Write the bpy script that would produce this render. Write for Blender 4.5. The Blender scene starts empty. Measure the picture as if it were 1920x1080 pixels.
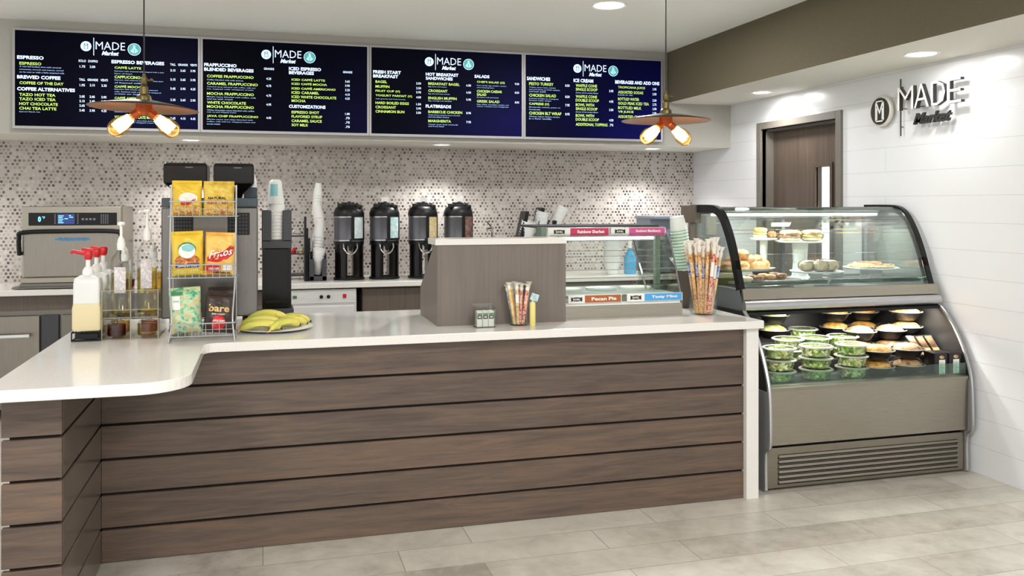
import bpy, bmesh, math, random
from mathutils import Vector, Matrix
random.seed(7)
S = bpy.context.scene
COL = S.collection
PI = math.pi
# ------------------------------------------------------------------ camera
F_PX = 1646.0; EYE = 1.515; YAW = math.atan(467 / F_PX)
cam_d = bpy.data.cameras.new('camera'); cam = bpy.data.objects.new('camera', cam_d); COL.objects.link(cam)
cam.location = (0, 0, EYE); cam.rotation_euler = (PI / 2, 0, -YAW)
cam_d.sensor_width = 36; cam_d.lens = 36 * F_PX / 1920
cam_d.shift_y = -(540 - 383) / 1920
cam_d.clip_start = 0.05
S.camera = cam
# ------------------------------------------------------------------ world, exposure, room and fill lights
w = bpy.data.worlds.new('world'); S.world = w; w.use_nodes = True
w.node_tree.nodes['Background'].inputs[0].default_value = (1.0, 1.0, 1.0, 1)
w.node_tree.nodes['Background'].inputs[1].default_value = 0.78
S.view_settings.view_transform = 'Standard'; S.view_settings.look = 'None'
S.view_settings.gamma = 1; S.view_settings.use_curve_mapping = False
S.view_settings.exposure = 0.70
try:
    S.cycles.transparent_max_bounces = 24
except Exception: pass

def area(name, loc, size, power, rot=(0, 0, 0), color=(1, .99, .975), shape='DISK', sy=None, spread=None):
    d = bpy.data.lights.new(name, 'AREA'); d.shape = shape; d.size = size; d.energy = power; d.color = color
    if sy: d.size_y = sy
    if spread: d.spread = spread
    o = bpy.data.objects.new(name, d); COL.objects.link(o); o.location = loc; o.rotation_euler = rot
    return o
def spot(name, loc, power, angle=100, blend=.7, color=(1, .985, .965), r=.05, rot=(0, 0, 0)):
    d = bpy.data.lights.new(name, 'SPOT'); d.energy = power; d.spot_size = math.radians(angle); d.spot_blend = blend
    d.color = color; d.shadow_soft_size = r
    o = bpy.data.objects.new(name, d); COL.objects.link(o); o.location = loc; o.rotation_euler = rot
    return o
# fill lights added behind the camera for the lobby; ceiling lights over the aisle
area('lobby_fill', (-1.2, 0.9, 2.76), .9, 46)
area('lobby_fill', (1.6, 1.0, 2.76), .9, 46)
area('lobby_fill', (0.2, -1.8, 2.76), 1.2, 60)
area('aisle_light', (-.9, 5.3, 2.76), .5, 14)
area('aisle_light', (2.13, 5.24, 2.76), .2, 20)

# ------------------------------------------------------------------ pixel-ray helpers: a point seen at (u,v) on a real plane of the room
_s, _c = math.sin(YAW), math.cos(YAW)
def PY(u, v, y):
    k = (u - 960) / F_PX; d = y / (_c - k * _s)
    return Vector((d * _s + k * d * _c, y, EYE + (383 - v) / F_PX * d))
def PX(u, v, x):
    k = (u - 960) / F_PX; d = x / (_s + k * _c)
    return Vector((x, d * _c - k * d * _s, EYE + (383 - v) / F_PX * d))

# ------------------------------------------------------------------ materials
def lin(c):
    return tuple(((x / 255) / 12.92 if x / 255 <= .04045 else ((x / 255 + .055) / 1.055) ** 2.4) for x in c) + (1,)
def mat(name, rgb, rough=.5, metal=0, em=0, emc=None, trans=0, coat=0, spec=None, ior=None):
    m = bpy.data.materials.new(name); m.use_nodes = True
    p = m.node_tree.nodes['Principled BSDF']
    p.inputs['Base Color'].default_value = lin(rgb); p.inputs['Roughness'].default_value = rough
    p.inputs['Metallic'].default_value = metal
    if em:
        p.inputs['Emission Color'].default_value = lin(emc or rgb); p.inputs['Emission Strength'].default_value = em
    if trans: p.inputs['Transmission Weight'].default_value = trans
    if coat: p.inputs['Coat Weight'].default_value = coat
    if spec is not None: p.inputs['Specular IOR Level'].default_value = spec
    if ior: p.inputs['IOR'].default_value = ior
    return m
class NT:
    def __init__(s, m): s.t = m.node_tree; s.n = s.t.nodes; s.l = s.t.links; s.p = s.n['Principled BSDF']
    def add(s, typ, **kw):
        n = s.n.new(typ)
        for k, v in kw.items(): setattr(n, k, v)
        return n
    def link(s, a, b): s.l.new(a, b)
    def math(s, op, a, b=None, c=None):
        n = s.n.new('ShaderNodeMath'); n.operation = op
        for i, x in enumerate((a, b, c)):
            if x is None: continue
            if isinstance(x, (int, float)): n.inputs[i].default_value = x
            else: s.l.new(x, n.inputs[i])
        return n.outputs[0]
    def ramp(s, fac, stops, interp='LINEAR'):
        r = s.n.new('ShaderNodeValToRGB'); r.color_ramp.interpolation = interp
        el = r.color_ramp.elements
        while len(el) < len(stops): el.new(.5)
        for e, (p, c) in zip(el, stops): e.position = p; e.color = lin(c)
        s.l.new(fac, r.inputs[0]); return r.outputs[0]
    def coord(s, kind='Object', scale=(1, 1, 1), rot=(0, 0, 0), loc=(0, 0, 0)):
        c = s.n.new('ShaderNodeTexCoord'); mp = s.n.new('ShaderNodeMapping')
        mp.inputs['Scale'].default_value = scale; mp.inputs['Rotation'].default_value = rot; mp.inputs['Location'].default_value = loc
        s.l.new(c.outputs[kind], mp.inputs[0]); return mp.outputs[0]
    def wcoord(s, scale=(1, 1, 1)):
        g = s.n.new('ShaderNodeNewGeometry'); mp = s.n.new('ShaderNodeMapping'); mp.inputs['Scale'].default_value = scale
        s.l.new(g.outputs['Position'], mp.inputs[0]); return mp.outputs[0]
    def noise(s, vec, scale=5, detail=3, rough=.5, dist=0):
        n = s.n.new('ShaderNodeTexNoise'); n.inputs['Scale'].default_value = scale; n.inputs['Detail'].default_value = detail
        n.inputs['Roughness'].default_value = rough; n.inputs['Distortion'].default_value = dist
        s.l.new(vec, n.inputs['Vector']); return n.outputs['Fac']
    def bump(s, h, strength=.2, dist=.01):
        b = s.n.new('ShaderNodeBump'); b.inputs['Strength'].default_value = strength; b.inputs['Distance'].default_value = dist
        s.l.new(h, b.inputs['Height']); s.l.new(b.outputs[0], s.p.inputs['Normal'])
def noisy(name, stops, scale=(1, 1, 1), nscale=8, rough=.5, metal=0, detail=4, bump=0, dist=0, coat=0, nrough=.55):
    m = mat(name, stops[0][1], rough, metal, coat=coat); t = NT(m)
    f = t.noise(t.coord('Object', scale), nscale, detail, nrough, dist)
    t.link(t.ramp(f, stops), t.p.inputs['Base Color'])
    if bump: t.bump(f, bump, .004)
    return m
def glass(name, tint=(1, 1, 1), refl=.7, rough=0.0, base=.04):
    m = bpy.data.materials.new(name); m.use_nodes = True; nt = m.node_tree; nt.nodes.clear()
    o = nt.nodes.new('ShaderNodeOutputMaterial'); tr = nt.nodes.new('ShaderNodeBsdfTransparent'); g = nt.nodes.new('ShaderNodeBsdfGlossy')
    tr.inputs[0].default_value = (*tint, 1); g.inputs['Roughness'].default_value = rough
    fr = nt.nodes.new('ShaderNodeLayerWeight'); fr.inputs[0].default_value = .25
    mu = nt.nodes.new('ShaderNodeMath'); mu.operation = 'MULTIPLY_ADD'; mu.inputs[1].default_value = refl; mu.inputs[2].default_value = base
    mx = nt.nodes.new('ShaderNodeMixShader')
    nt.links.new(fr.outputs['Fresnel'], mu.inputs[0]); nt.links.new(mu.outputs[0], mx.inputs[0])
    nt.links.new(tr.outputs[0], mx.inputs[1]); nt.links.new(g.outputs[0], mx.inputs[2]); nt.links.new(mx.outputs[0], o.inputs[0])
    return m

M = {}
M['ceiling'] = noisy('ceiling_paint', [(.3, (241, 242, 238)), (.7, (244, 244, 241))], nscale=60, rough=.9)
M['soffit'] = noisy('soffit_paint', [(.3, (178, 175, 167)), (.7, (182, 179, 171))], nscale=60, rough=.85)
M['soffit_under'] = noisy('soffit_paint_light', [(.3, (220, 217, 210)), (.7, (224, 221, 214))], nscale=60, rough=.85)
M['olive'] = noisy('olive_brown_paint', [(.3, (95, 87, 68)), (.7, (99, 91, 72))], nscale=60, rough=.85)
M['white'] = mat('white_plastic', (238, 238, 235), .4)
M['white_dull'] = mat('white_card', (232, 232, 228), .7)
M['black'] = mat('black_plastic', (12, 12, 14), .38, spec=.35)
M['black_gloss'] = mat('black_gloss', (14, 9, 8), .22, spec=.3)
M['darkgrey'] = mat('dark_grey_plastic', (58, 58, 64), .42)
M['grey'] = mat('grey_plastic', (120, 120, 122), .45)
M['chrome'] = mat('chrome', (215, 215, 215), .12, 1)
M['alu'] = mat('satin_aluminium', (190, 190, 192), .3, 1)
M['frame_silver'] = mat('silver_frame', (176, 174, 176), .35, .3)
M['red'] = mat('red_plastic', (205, 30, 38), .35)
M['brass'] = mat('aged_brass', (112, 98, 62), .35, .9)
M['copper'] = mat('copper_inside', (168, 132, 108), .42, .7)
M['hub_copper'] = mat('copper_hub', (176, 92, 52), .3, .85)
M['dark_disc'] = mat('dark_bronze', (56, 52, 46), .35, .7)
M['wire'] = mat('grey_wire', (176, 178, 180), .35, .5)
M['groove'] = mat('groove_shadow_board', (26, 21, 18), .8)
M['glass'] = glass('display_glass', (.955, .985, .965), .75)
M['glass_green'] = glass('green_edge_glass', (.80, .93, .87), .6)
M['glass_clear'] = glass('clear_glass', (.975, .985, .98), .35, 0, .02)
M['acrylic'] = glass('clear_acrylic', (.95, .96, .94), .35, .02, .04)
M['clear_pet'] = glass('clear_packaging', (.98, .985, .98), .35, .12, .03)
M['frosted'] = mat('frosted_plastic', (244, 246, 244), .35, trans=.2)
M['lamp_on'] = mat('lamp_diffuser', (255, 252, 244), .5, em=9, emc=(255, 250, 238))
M['tube_on'] = mat('fluorescent_tube', (250, 255, 252), .5, em=3.2, emc=(246, 255, 252))
M['bulb'] = glass('amber_bulb_glass', (1.0, .80, .50), .5, 0, .04)
M['filament'] = mat('glowing_filament', (255, 226, 170), .4, em=6, emc=(255, 205, 130))

def steel(name, c=(176, 171, 160), scale=(2, 2, 120), rough=.3):
    m = mat(name, c, rough, 1); t = NT(m)
    f = t.noise(t.coord('Object', scale), 4, 3)
    t.link(t.ramp(f, [(.3, tuple(int(x * .93) for x in c)), (.7, c)]), t.p.inputs['Base Color'])
    t.link(t.math('MULTIPLY_ADD', f, .18, rough - .08), t.p.inputs['Roughness'])
    return m
M['steel'] = steel('brushed_steel', (166, 160, 147))
M['steel_light'] = steel('brushed_steel_light', (238, 238, 237), rough=.4)
M['steel_light'].node_tree.nodes['Principled BSDF'].inputs['Metallic'].default_value = .45
M['steel_mid'] = steel('brushed_steel_mid', (150, 144, 132))
M['steel_dark'] = steel('brushed_steel_dark', (128, 124, 118))
M['steel_v'] = steel('brushed_steel_vertical', (150, 144, 134), (120, 120, 2))
M['steel_vd'] = steel('dark_steel_vertical', (122, 119, 115), (120, 120, 2))

def wood(name, stops, scale, rough=.38, nscale=3.0):
    m = mat(name, stops[0][1], rough); t = NT(m)
    oi = t.add('ShaderNodeObjectInfo')
    sh = t.add('ShaderNodeVectorMath', operation='ADD')
    cmb = t.add('ShaderNodeCombineXYZ'); t.link(t.math('MULTIPLY', oi.outputs['Random'], 17.0), cmb.inputs[0]); t.link(t.math('MULTIPLY', oi.outputs['Random'], 31.0), cmb.inputs[2])
    t.link(t.coord('Object', scale), sh.inputs[0]); t.link(cmb.outputs[0], sh.inputs[1])
    f1 = t.noise(sh.outputs[0], nscale, 6, .6, 1.2)
    f2 = t.noise(sh.outputs[0], nscale * 4.5, 4, .6, .3)
    f = t.math('ADD', t.math('MULTIPLY', f1, .7), t.math('MULTIPLY', f2, .3))
    f = t.math('ADD', f, t.math('MULTIPLY_ADD', oi.outputs['Random'], .12, -.06))
    t.link(t.ramp(f, stops), t.p.inputs['Base Color'])
    t.bump(f2, .12, .002)
    return m
M['board'] = wood('walnut_board', [(.25, (62, 51, 45)), (.42, (83, 69, 61)), (.55, (97, 81, 70)), (.68, (113, 89, 71)), (.8, (88, 72, 63))], (.55, .55, 7.5))
M['board_sheen'] = wood('walnut_board_sheen', [(.25, (84, 76, 69)), (.5, (98, 88, 79)), (.75, (110, 98, 88))], (.55, .55, 7.5), rough=.22)  # paler copy of the walnut, with the side face's sheen put into the colour
M['laminate'] = wood('grey_laminate', [(.3, (104, 95, 89)), (.5, (113, 104, 97)), (.7, (120, 111, 103))], (26, 26, .7), rough=.45, nscale=1.5)
M['laminate_dark'] = wood('brown_laminate', [(.3, (82, 72, 64)), (.5, (94, 83, 74)), (.7, (104, 92, 82))], (26, 26, .7), rough=.45, nscale=1.5)
M['door'] = wood('door_veneer', [(.3, (66, 56, 49)), (.5, (82, 70, 61)), (.7, (98, 85, 75))], (26, 26, .6), rough=.35, nscale=1.5)
M['door_frame'] = mat('door_frame_metal', (112, 107, 99), .4)
# quartz worktop
m = M['quartz'] = mat('white_quartz', (232, 228, 222), .13); t = NT(m)
f = t.noise(t.coord('Object'), 140, 3, .6)
t.link(t.ramp(f, [(.3, (219, 216, 211)), (.5, (225, 222, 217)), (.7, (229, 226, 221))]), t.p.inputs['Base Color'])
# penny-round mosaic on the back wall
m = M['mosaic'] = mat('penny_mosaic', (200, 190, 180), .25); t = NT(m)
g = t.add('ShaderNodeNewGeometry'); sp = t.add('ShaderNodeSeparateXYZ'); t.link(g.outputs['Position'], sp.inputs[0])
PIT = .0309
xx = t.math('DIVIDE', sp.outputs[0], PIT); zz = t.math('DIVIDE', sp.outputs[2], PIT * math.sqrt(3))
def lattice(ox):
    ax = t.math('ADD', xx, ox); az = t.math('ADD', zz, ox)
    ix = t.math('FLOOR', ax); iz = t.math('FLOOR', az)
    dx = t.math('SUBTRACT', t.math('SUBTRACT', ax, ix), .5); dz = t.math('MULTIPLY', t.math('SUBTRACT', t.math('SUBTRACT', az, iz), .5), math.sqrt(3))
    d = t.math('SQRT', t.math('ADD', t.math('MULTIPLY', dx, dx), t.math('MULTIPLY', dz, dz)))
    return d, ix, iz
d1, ix1, iz1 = lattice(0.0); d2, ix2, iz2 = lattice(.5)
sel = t.math('LESS_THAN', d2, d1)
def mixv(a, b): return t.math('ADD', t.math('MULTIPLY', a, t.math('SUBTRACT', 1.0, sel)), t.math('MULTIPLY', b, sel))
dd = t.math('MINIMUM', d1, d2)
cid = t.add('ShaderNodeCombineXYZ'); t.link(mixv(ix1, ix2), cid.inputs[0]); t.link(mixv(iz1, iz2), cid.inputs[1]); t.link(sel, cid.inputs[2])
wn = t.add('ShaderNodeTexWhiteNoise', noise_dimensions='3D'); t.link(cid.outputs[0], wn.inputs['Vector'])
tile = t.ramp(wn.outputs['Value'], [(0, (74, 64, 58)), (.12, (98, 88, 82)), (.34, (136, 126, 119)), (.56, (166, 157, 150)), (.78, (188, 181, 175)), (1, (206, 200, 195))])
grout = t.add('ShaderNodeRGB'); grout.outputs[0].default_value = lin((190, 183, 177))
inside = t.math('LESS_THAN', dd, .325)
mx = t.add('ShaderNodeMix', data_type='RGBA'); t.link(inside, mx.inputs[0]); t.link(grout.outputs[0], mx.inputs[6]); t.link(tile, mx.inputs[7])
t.link(mx.outputs[2], t.p.inputs['Base Color'])
t.link(t.math('MULTIPLY_ADD', inside, -.45, .62), t.p.inputs['Roughness'])
hgt = t.math('SUBTRACT', 1.0, t.math('POWER', t.math('MINIMUM', t.math('DIVIDE', dd, .42), 1.0), 4.0))
tilt = t.math('MULTIPLY', wn.outputs['Value'], .3)
t.bump(hgt, .35, .0015)
# right wall large white tile
m = M['wall_tile'] = mat('white_wall_tile', (236, 237, 238), .24); t = NT(m)
g = t.add('ShaderNodeNewGeometry'); sp = t.add('ShaderNodeSeparateXYZ'); t.link(g.outputs['Position'], sp.inputs[0])
cb = t.add('ShaderNodeCombineXYZ'); t.link(sp.outputs[1], cb.inputs[0]); t.link(t.math('ADD', sp.outputs[2], 0.0), cb.inputs[1])
br = t.add('ShaderNodeTexBrick'); t.link(cb.outputs[0], br.inputs['Vector'])
br.inputs['Scale'].default_value = 1; br.inputs['Brick Width'].default_value = 2.4; br.inputs['Row Height'].default_value = .1566
br.inputs['Mortar Size'].default_value = .0016; br.inputs['Mortar Smooth'].default_value = .3; br.inputs['Bias'].default_value = -1
br.inputs['Color1'].default_value = lin((224, 225, 227)); br.inputs['Color2'].default_value = lin((219, 220, 223)); br.inputs['Mortar'].default_value = lin((198, 199, 201))
t.link(br.outputs['Color'], t.p.inputs['Base Color']); t.bump(t.math('SUBTRACT', 1.0, br.outputs['Fac']), .3, .002)
# floor tile planks
m = M['floor'] = mat('stone_look_floor_tile', (190, 182, 168), .33); t = NT(m)
g = t.add('ShaderNodeNewGeometry'); pos = g.outputs['Position']
br = t.add('ShaderNodeTexBrick'); t.link(pos, br.inputs['Vector'])
br.offset = .37; br.inputs['Scale'].default_value = 1; br.inputs['Brick Width'].default_value = .9; br.inputs['Row Height'].default_value = .225
br.inputs['Mortar Size'].default_value = .002; br.inputs['Mortar Smooth'].default_value = .2; br.inputs['Bias'].default_value = 0
br.inputs['Color1'].default_value = (0, 0, 0, 1); br.inputs['Color2'].default_value = (1, 1, 1, 1); br.inputs['Mortar'].default_value = (.5, .5, .5, 1)
n1 = t.noise(pos, 2.2, 6, .62, .6); n2 = t.noise(pos, 11, 5, .65, .4)
wn_ = t.add('ShaderNodeSeparateColor'); t.link(br.outputs['Color'], wn_.inputs[0])
f = t.math('ADD', t.math('ADD', t.math('MULTIPLY', n1, .55), t.math('MULTIPLY', n2, .35)), t.math('MULTIPLY', wn_.outputs[0], .2))
colr = t.ramp(f, [(.36, (152, 145, 134)), (.47, (178, 172, 161)), (.58, (193, 188, 177)), (.72, (206, 201, 190))])
mx = t.add('ShaderNodeMix', data_type='RGBA'); t.link(br.outputs['Fac'], mx.inputs[0]); t.link(colr, mx.inputs[6]); mx.inputs[7].default_value = lin((140, 132, 120))
t.link(mx.outputs[2], t.p.inputs['Base Color']); t.bump(t.math('SUBTRACT', 1.0, br.outputs['Fac']), .25, .002)

# ------------------------------------------------------------------ mesh helpers
class MB:
    def __init__(s): s.bm = bmesh.new()
    def _mark(s): return len(s.bm.faces)
    def _setm(s, faces, m):
        for f in faces: f.material_index = m
    def box(s, x0, x1, y0, y1, z0, z1, m=0, bev=0, seg=2, mtx=None):
        r = bmesh.ops.create_cube(s.bm, size=1); vs = r['verts']
        for v in vs:
            v.co = Vector(((x0 + x1) / 2 + v.co.x * (x1 - x0), (y0 + y1) / 2 + v.co.y * (y1 - y0), (z0 + z1) / 2 + v.co.z * (z1 - z0)))
        faces = list({f for v in vs for f in v.link_faces}); s._setm(faces, m)
        if bev:
            ed = list({e for v in vs for e in v.link_edges})
            rr = bmesh.ops.bevel(s.bm, geom=ed, offset=bev, segments=seg, profile=.5, affect='EDGES')
            vs = list({v for f in rr['faces'] for v in f.verts} | {v for v in vs if v.is_valid})
            s._setm({f for v in vs for f in v.link_faces}, m)
        if mtx is not None:
            for v in vs: v.co = mtx @ v.co
        return vs
    def prism(s, pts, a0, a1, plane='xy', m=0):
        def mk(p, a):
            return {'xy': (p[0], p[1], a), 'yz': (a, p[0], p[1]), 'xz': (p[0], a, p[1])}[plane]
        A = [s.bm.verts.new(mk(p, a0)) for p in pts]; B = [s.bm.verts.new(mk(p, a1)) for p in pts]
        n = len(pts); fs = [s.bm.faces.new(A), s.bm.faces.new(B)]
        for i in range(n): fs.append(s.bm.faces.new((A[i], A[(i + 1) % n], B[(i + 1) % n], B[i])))
        s._setm(fs, m); return A + B
    def tube(s, pts, r, n=8, m=0, closed=False, cap=True):
        pts = [Vector(p) for p in pts]; rings = []; N = len(pts)
        rs = r if isinstance(r, (list, tuple)) else [r] * N
        prev = None
        for i, p in enumerate(pts):
            a = pts[(i - 1) % N] if (i > 0 or closed) else p; b = pts[(i + 1) % N] if (i < N - 1 or closed) else p
            d = (b - a).normalized()
            up = prev if prev is not None else (Vector((0, 0, 1)) if abs(d.z) < .9 else Vector((1, 0, 0)))
            x = up - d * up.dot(d)
            if x.length < 1e-5: x = Vector((1, 0, 0)) - d * d.x
            x.normalize(); y = d.cross(x); prev = x
            rings.append([s.bm.verts.new(p + (x * math.cos(2 * PI * k / n) + y * math.sin(2 * PI * k / n)) * rs[i]) for k in range(n)])
        fs = []
        for i in range(N if closed else N - 1):
            A, B = rings[i], rings[(i + 1) % N]
            for k in range(n): fs.append(s.bm.faces.new((A[k], A[(k + 1) % n], B[(k + 1) % n], B[k])))
        if cap and not closed: fs += [s.bm.faces.new(rings[0]), s.bm.faces.new(rings[-1])]
        s._setm(fs, m); return [v for r_ in rings for v in r_]
    def lathe(s, prof, c=(0, 0, 0), n=24, m=0, mtx=None, sx=1, sy=1, capb=True, capt=True, ms=None):
        rings = []; c = Vector(c)
        for (r, z) in prof:
            ring = []
            for k in range(n):
                p = Vector((r * math.cos(2 * PI * k / n) * sx, r * math.sin(2 * PI * k / n) * sy, z))
                if mtx is not None: p = mtx @ p
                ring.append(s.bm.verts.new(p + c))
            rings.append(ring)
        fs = []
        for i in range(len(rings) - 1):
            for k in range(n):
                f = s.bm.faces.new((rings[i][k], rings[i][(k + 1) % n], rings[i + 1][(k + 1) % n], rings[i + 1][k]))
                f.material_index = ms[i] if ms else m; fs.append(f)
        if capb and prof[0][0] > 1e-5: f = s.bm.faces.new(rings[0][::-1]); f.material_index = ms[0] if ms else m
        if capt and prof[-1][0] > 1e-5: f = s.bm.faces.new(rings[-1]); f.material_index = ms[-1] if ms else m
        return [v for r_ in rings for v in r_]
    def ball(s, c, r, m=0, n=12, sc=(1, 1, 1), mtx=None):
        rr = bmesh.ops.create_uvsphere(s.bm, u_segments=n, v_segments=max(6, n * 2 // 3), radius=1)
        for v in rr['verts']:
            p = Vector((v.co.x * r * sc[0], v.co.y * r * sc[1], v.co.z * r * sc[2]))
            if mtx is not None: p = mtx @ p
            v.co = p + Vector(c)
        s._setm({f for v in rr['verts'] for f in v.link_faces}, m)
        return rr['verts']
    def grid(s, fn, nu, nv, m=0):
        V = [[s.bm.verts.new(fn(i / nu, j / nv)) for i in range(nu + 1)] for j in range(nv + 1)]
        for j in range(nv):
            for i in range(nu):
                f = s.bm.faces.new((V[j][i], V[j][i + 1], V[j + 1][i + 1], V[j + 1][i])); f.material_index = m
        return V
    def text(s, string, x0, x1, z0, z1, fn, m=0, bold=0.0, depth=0, shear=0, font_spacing=1.0):
        """writes string filling the box (x0..x1, z0..z1) of the local 2-D frame; fn maps (a, b, d) to space"""
        cu = bpy.data.curves.new('t', 'FONT'); cu.body = string; cu.size = 1; cu.offset = bold; cu.resolution_u = 2
        cu.space_character = font_spacing; cu.shear = shear
        if depth: cu.extrude = .5
        o = bpy.data.objects.new('t', cu); COL.objects.link(o)
        dg = bpy.context.evaluated_depsgraph_get(); me = bpy.data.meshes.new_from_object(o.evaluated_get(dg))
        co = [v.co.copy() for v in me.vertices]
        if co:
            ax, bx = min(c.x for c in co), max(c.x for c in co); az, bz = min(c.y for c in co), max(c.y for c in co)
            vs = [s.bm.verts.new(fn(x0 + (c.x - ax) / max(bx - ax, 1e-6) * (x1 - x0), z0 + (c.y - az) / max(bz - az, 1e-6) * (z1 - z0), (c.z + .5) * depth if depth else 0)) for c in co]
            for p in me.polygons:
                try:
                    f = s.bm.faces.new([vs[i] for i in p.vertices])
                    f.material_index = m if (not depth or isinstance(m, int) and p.normal.z > .5) else (m if abs(p.normal.z) > .5 else m + 1)
                except ValueError: pass
        COL.objects.unlink(o); bpy.data.objects.remove(o); bpy.data.meshes.remove(me); bpy.data.curves.remove(cu)
    def build(s, name, mats, parent=None, origin=None, smooth=False, ang=None, world=True):
        off = Vector((0, 0, 0)); p = parent
        if world:
            while p is not None: off += Vector(p.location); p = p.parent
        if origin is not None: off += Vector(origin)
        if off.length: bmesh.ops.translate(s.bm, vec=-off, verts=s.bm.verts)
        bmesh.ops.recalc_face_normals(s.bm, faces=s.bm.faces)
        me = bpy.data.meshes.new(name); s.bm.to_mesh(me); s.bm.free()
        if not isinstance(mats, (list, tuple)): mats = [mats]
        for x in mats: me.materials.append(M[x] if isinstance(x, str) else x)
        if smooth:
            me.polygons.foreach_set('use_smooth', [True] * len(me.polygons))
            me.set_sharp_from_angle(angle=math.radians(ang or 40))
        o = bpy.data.objects.new(name, me); COL.objects.link(o)
        if parent is not None: o.parent = parent
        if origin is not None: o.location = origin
        return o
def tag(o, label=None, cat=None, group=None, kind=None):
    if label: o['label'] = label
    if cat: o['category'] = cat
    if group: o['group'] = group
    if kind: o['kind'] = kind
    return o
def thing(name, loc, label, cat, group=None):
    o = bpy.data.objects.new(name, None); COL.objects.link(o); o.location = loc; o.empty_display_size = .05
    return tag(o, label, cat, group)
def struct(name, mb, mats, parent=None, smooth=False, label=None):
    o = mb.build(name, mats, parent, smooth=smooth)
    if parent is None: o['kind'] = 'structure'
    if label: o['label'] = label
    return o
def kids(o): return [c for c in ALLKIDS() if c.parent == o]
def ALLKIDS(): return list(COL.objects)
def copy_tree(o, loc, label=None, group=None, rot=None, scale=None, parent=None):
    c = o.copy(); COL.objects.link(c)
    if parent is not None: c.parent = parent
    if loc is not None: c.location = loc
    if rot is not None: c.rotation_euler = rot
    if scale is not None: c.scale = scale
    if label: c['label'] = label
    if group: c['group'] = group
    for ch in [x for x in COL.objects if x.parent == o]: copy_tree(ch, None, parent=c)
    return c
def arc(cx, cy, r, a0, a1, n=8):
    return [(cx + r * math.cos(math.radians(a0 + (a1 - a0) * i / n)), cy + r * math.sin(math.radians(a0 + (a1 - a0) * i / n))) for i in range(n + 1)]
def smooth_path(pts, n=6):
    pts = [Vector(p) for p in pts]; out = []
    P_ = [pts[0]] + pts + [pts[-1]]
    for i in range(1, len(P_) - 2):
        a, b, c, d = P_[i - 1], P_[i], P_[i + 1], P_[i + 2]
        for k in range(n):
            t_ = k / n
            out.append(.5 * ((2 * b) + (-a + c) * t_ + (2 * a - 5 * b + 4 * c - d) * t_ ** 2 + (-a + 3 * b - 3 * c + d) * t_ ** 3))
    out.append(pts[-1]); return out

# ================================================================== SETTING
XW = 3.87; YB = 7.43; YS = 6.75; ZC = 2.79; ZS = 2.0; XB = 3.27; ZB = 2.365
b = MB(); b.box(-5, 5.2, -4, 7.6, -.06, 0); struct('floor', b, 'floor')
b = MB(); b.box(-5, 5.2, -4, 7.6, ZC, ZC + .1); struct('ceiling', b, 'ceiling')
b = MB(); b.box(-5, XW, YB, YB + .12, 0, ZC); struct('wall_back', b, 'mosaic')
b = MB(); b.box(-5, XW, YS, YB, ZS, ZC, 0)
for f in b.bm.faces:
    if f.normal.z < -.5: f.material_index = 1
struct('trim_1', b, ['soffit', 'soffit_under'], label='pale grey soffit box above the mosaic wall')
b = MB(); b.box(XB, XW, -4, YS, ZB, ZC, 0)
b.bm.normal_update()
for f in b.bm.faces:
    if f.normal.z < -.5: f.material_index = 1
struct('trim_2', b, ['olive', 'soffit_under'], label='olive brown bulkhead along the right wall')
# right wall with the door opening
DY0, DY1, DZ = 5.29, 6.25, 2.115
b = MB(); b.box(XW, XW + .16, -4, DY0, 0, ZC); b.box(XW, XW + .16, DY1, 7.6, 0, ZC); b.box(XW, XW + .16, DY0, DY1, DZ, ZC)
struct('wall_right', b, 'wall_tile')
door = bpy.data.objects.new('door_1', None); COL.objects.link(door); door.location = (XW, 5.77, 0); door['kind'] = 'structure'
b = MB()
b.box(XW - .02, XW + .165, DY0 - .06, DY0, 0, DZ + .055, bev=.003); b.box(XW - .02, XW + .165, DY1, DY1 + .06, 0, DZ + .055, bev=.003)
b.box(XW - .02, XW + .165, DY0, DY1, DZ, DZ + .055, bev=.003)
b.box(XW + .03, XW + .09, DY0, DY0 + .018, 0, DZ); b.box(XW + .03, XW + .09, DY1 - .018, DY1, 0, DZ); b.box(XW + .03, XW + .09, DY0, DY1, DZ - .018, DZ)
b.build('door_frame', 'door_frame', door)
wy0, wy1, wz0, wz1 = 5.49, 5.66, .95, 1.79
b = MB(); X0, X1 = XW + .09, XW + .135
b.box(X0, X1, DY0 + .004, wy0, .01, DZ - .004); b.box(X0, X1, wy1, DY1 - .004, .01, DZ - .004); b.box(X0, X1, wy0, wy1, .01, wz0); b.box(X0, X1, wy0, wy1, wz1, DZ - .004)
leaf = b.build('door_leaf', 'door', door)
b = MB(); k = .03
for (a0, a1, c0, c1) in ((wy0 - k, wy0, wz0 - k, wz1 + k), (wy1, wy1 + k, wz0 - k, wz1 + k), (wy0, wy1, wz0 - k, wz0), (wy0, wy1, wz1, wz1 + k)): b.box(X0 - .012, X0 + .01, a0, a1, c0, c1)
b.build('window_frame', 'door', leaf)
b = MB(); b.box(X0 + .01, X0 + .016, wy0, wy1, wz0, wz1); b.build('glass_pane', 'glass_clear', leaf)
b = MB(); b.tube([(X0, 5.36, 1.0), (X0 - .05, 5.36, 1.0), (X0 - .055, 5.48, 1.0)], .009, 8); b.box(X0 - .008, X0, 5.335, 5.385, .9, 1.1); b.build('door_handle', 'chrome', leaf)
# corridor beyond the door
b = MB(); b.box(5.1, 5.2, 4.4, 7.6, 0, 2.79); struct('wall_corridor', b, 'ceiling')
area('corridor_light', (4.5, 5.9, 2.72), .3, 110)

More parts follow.
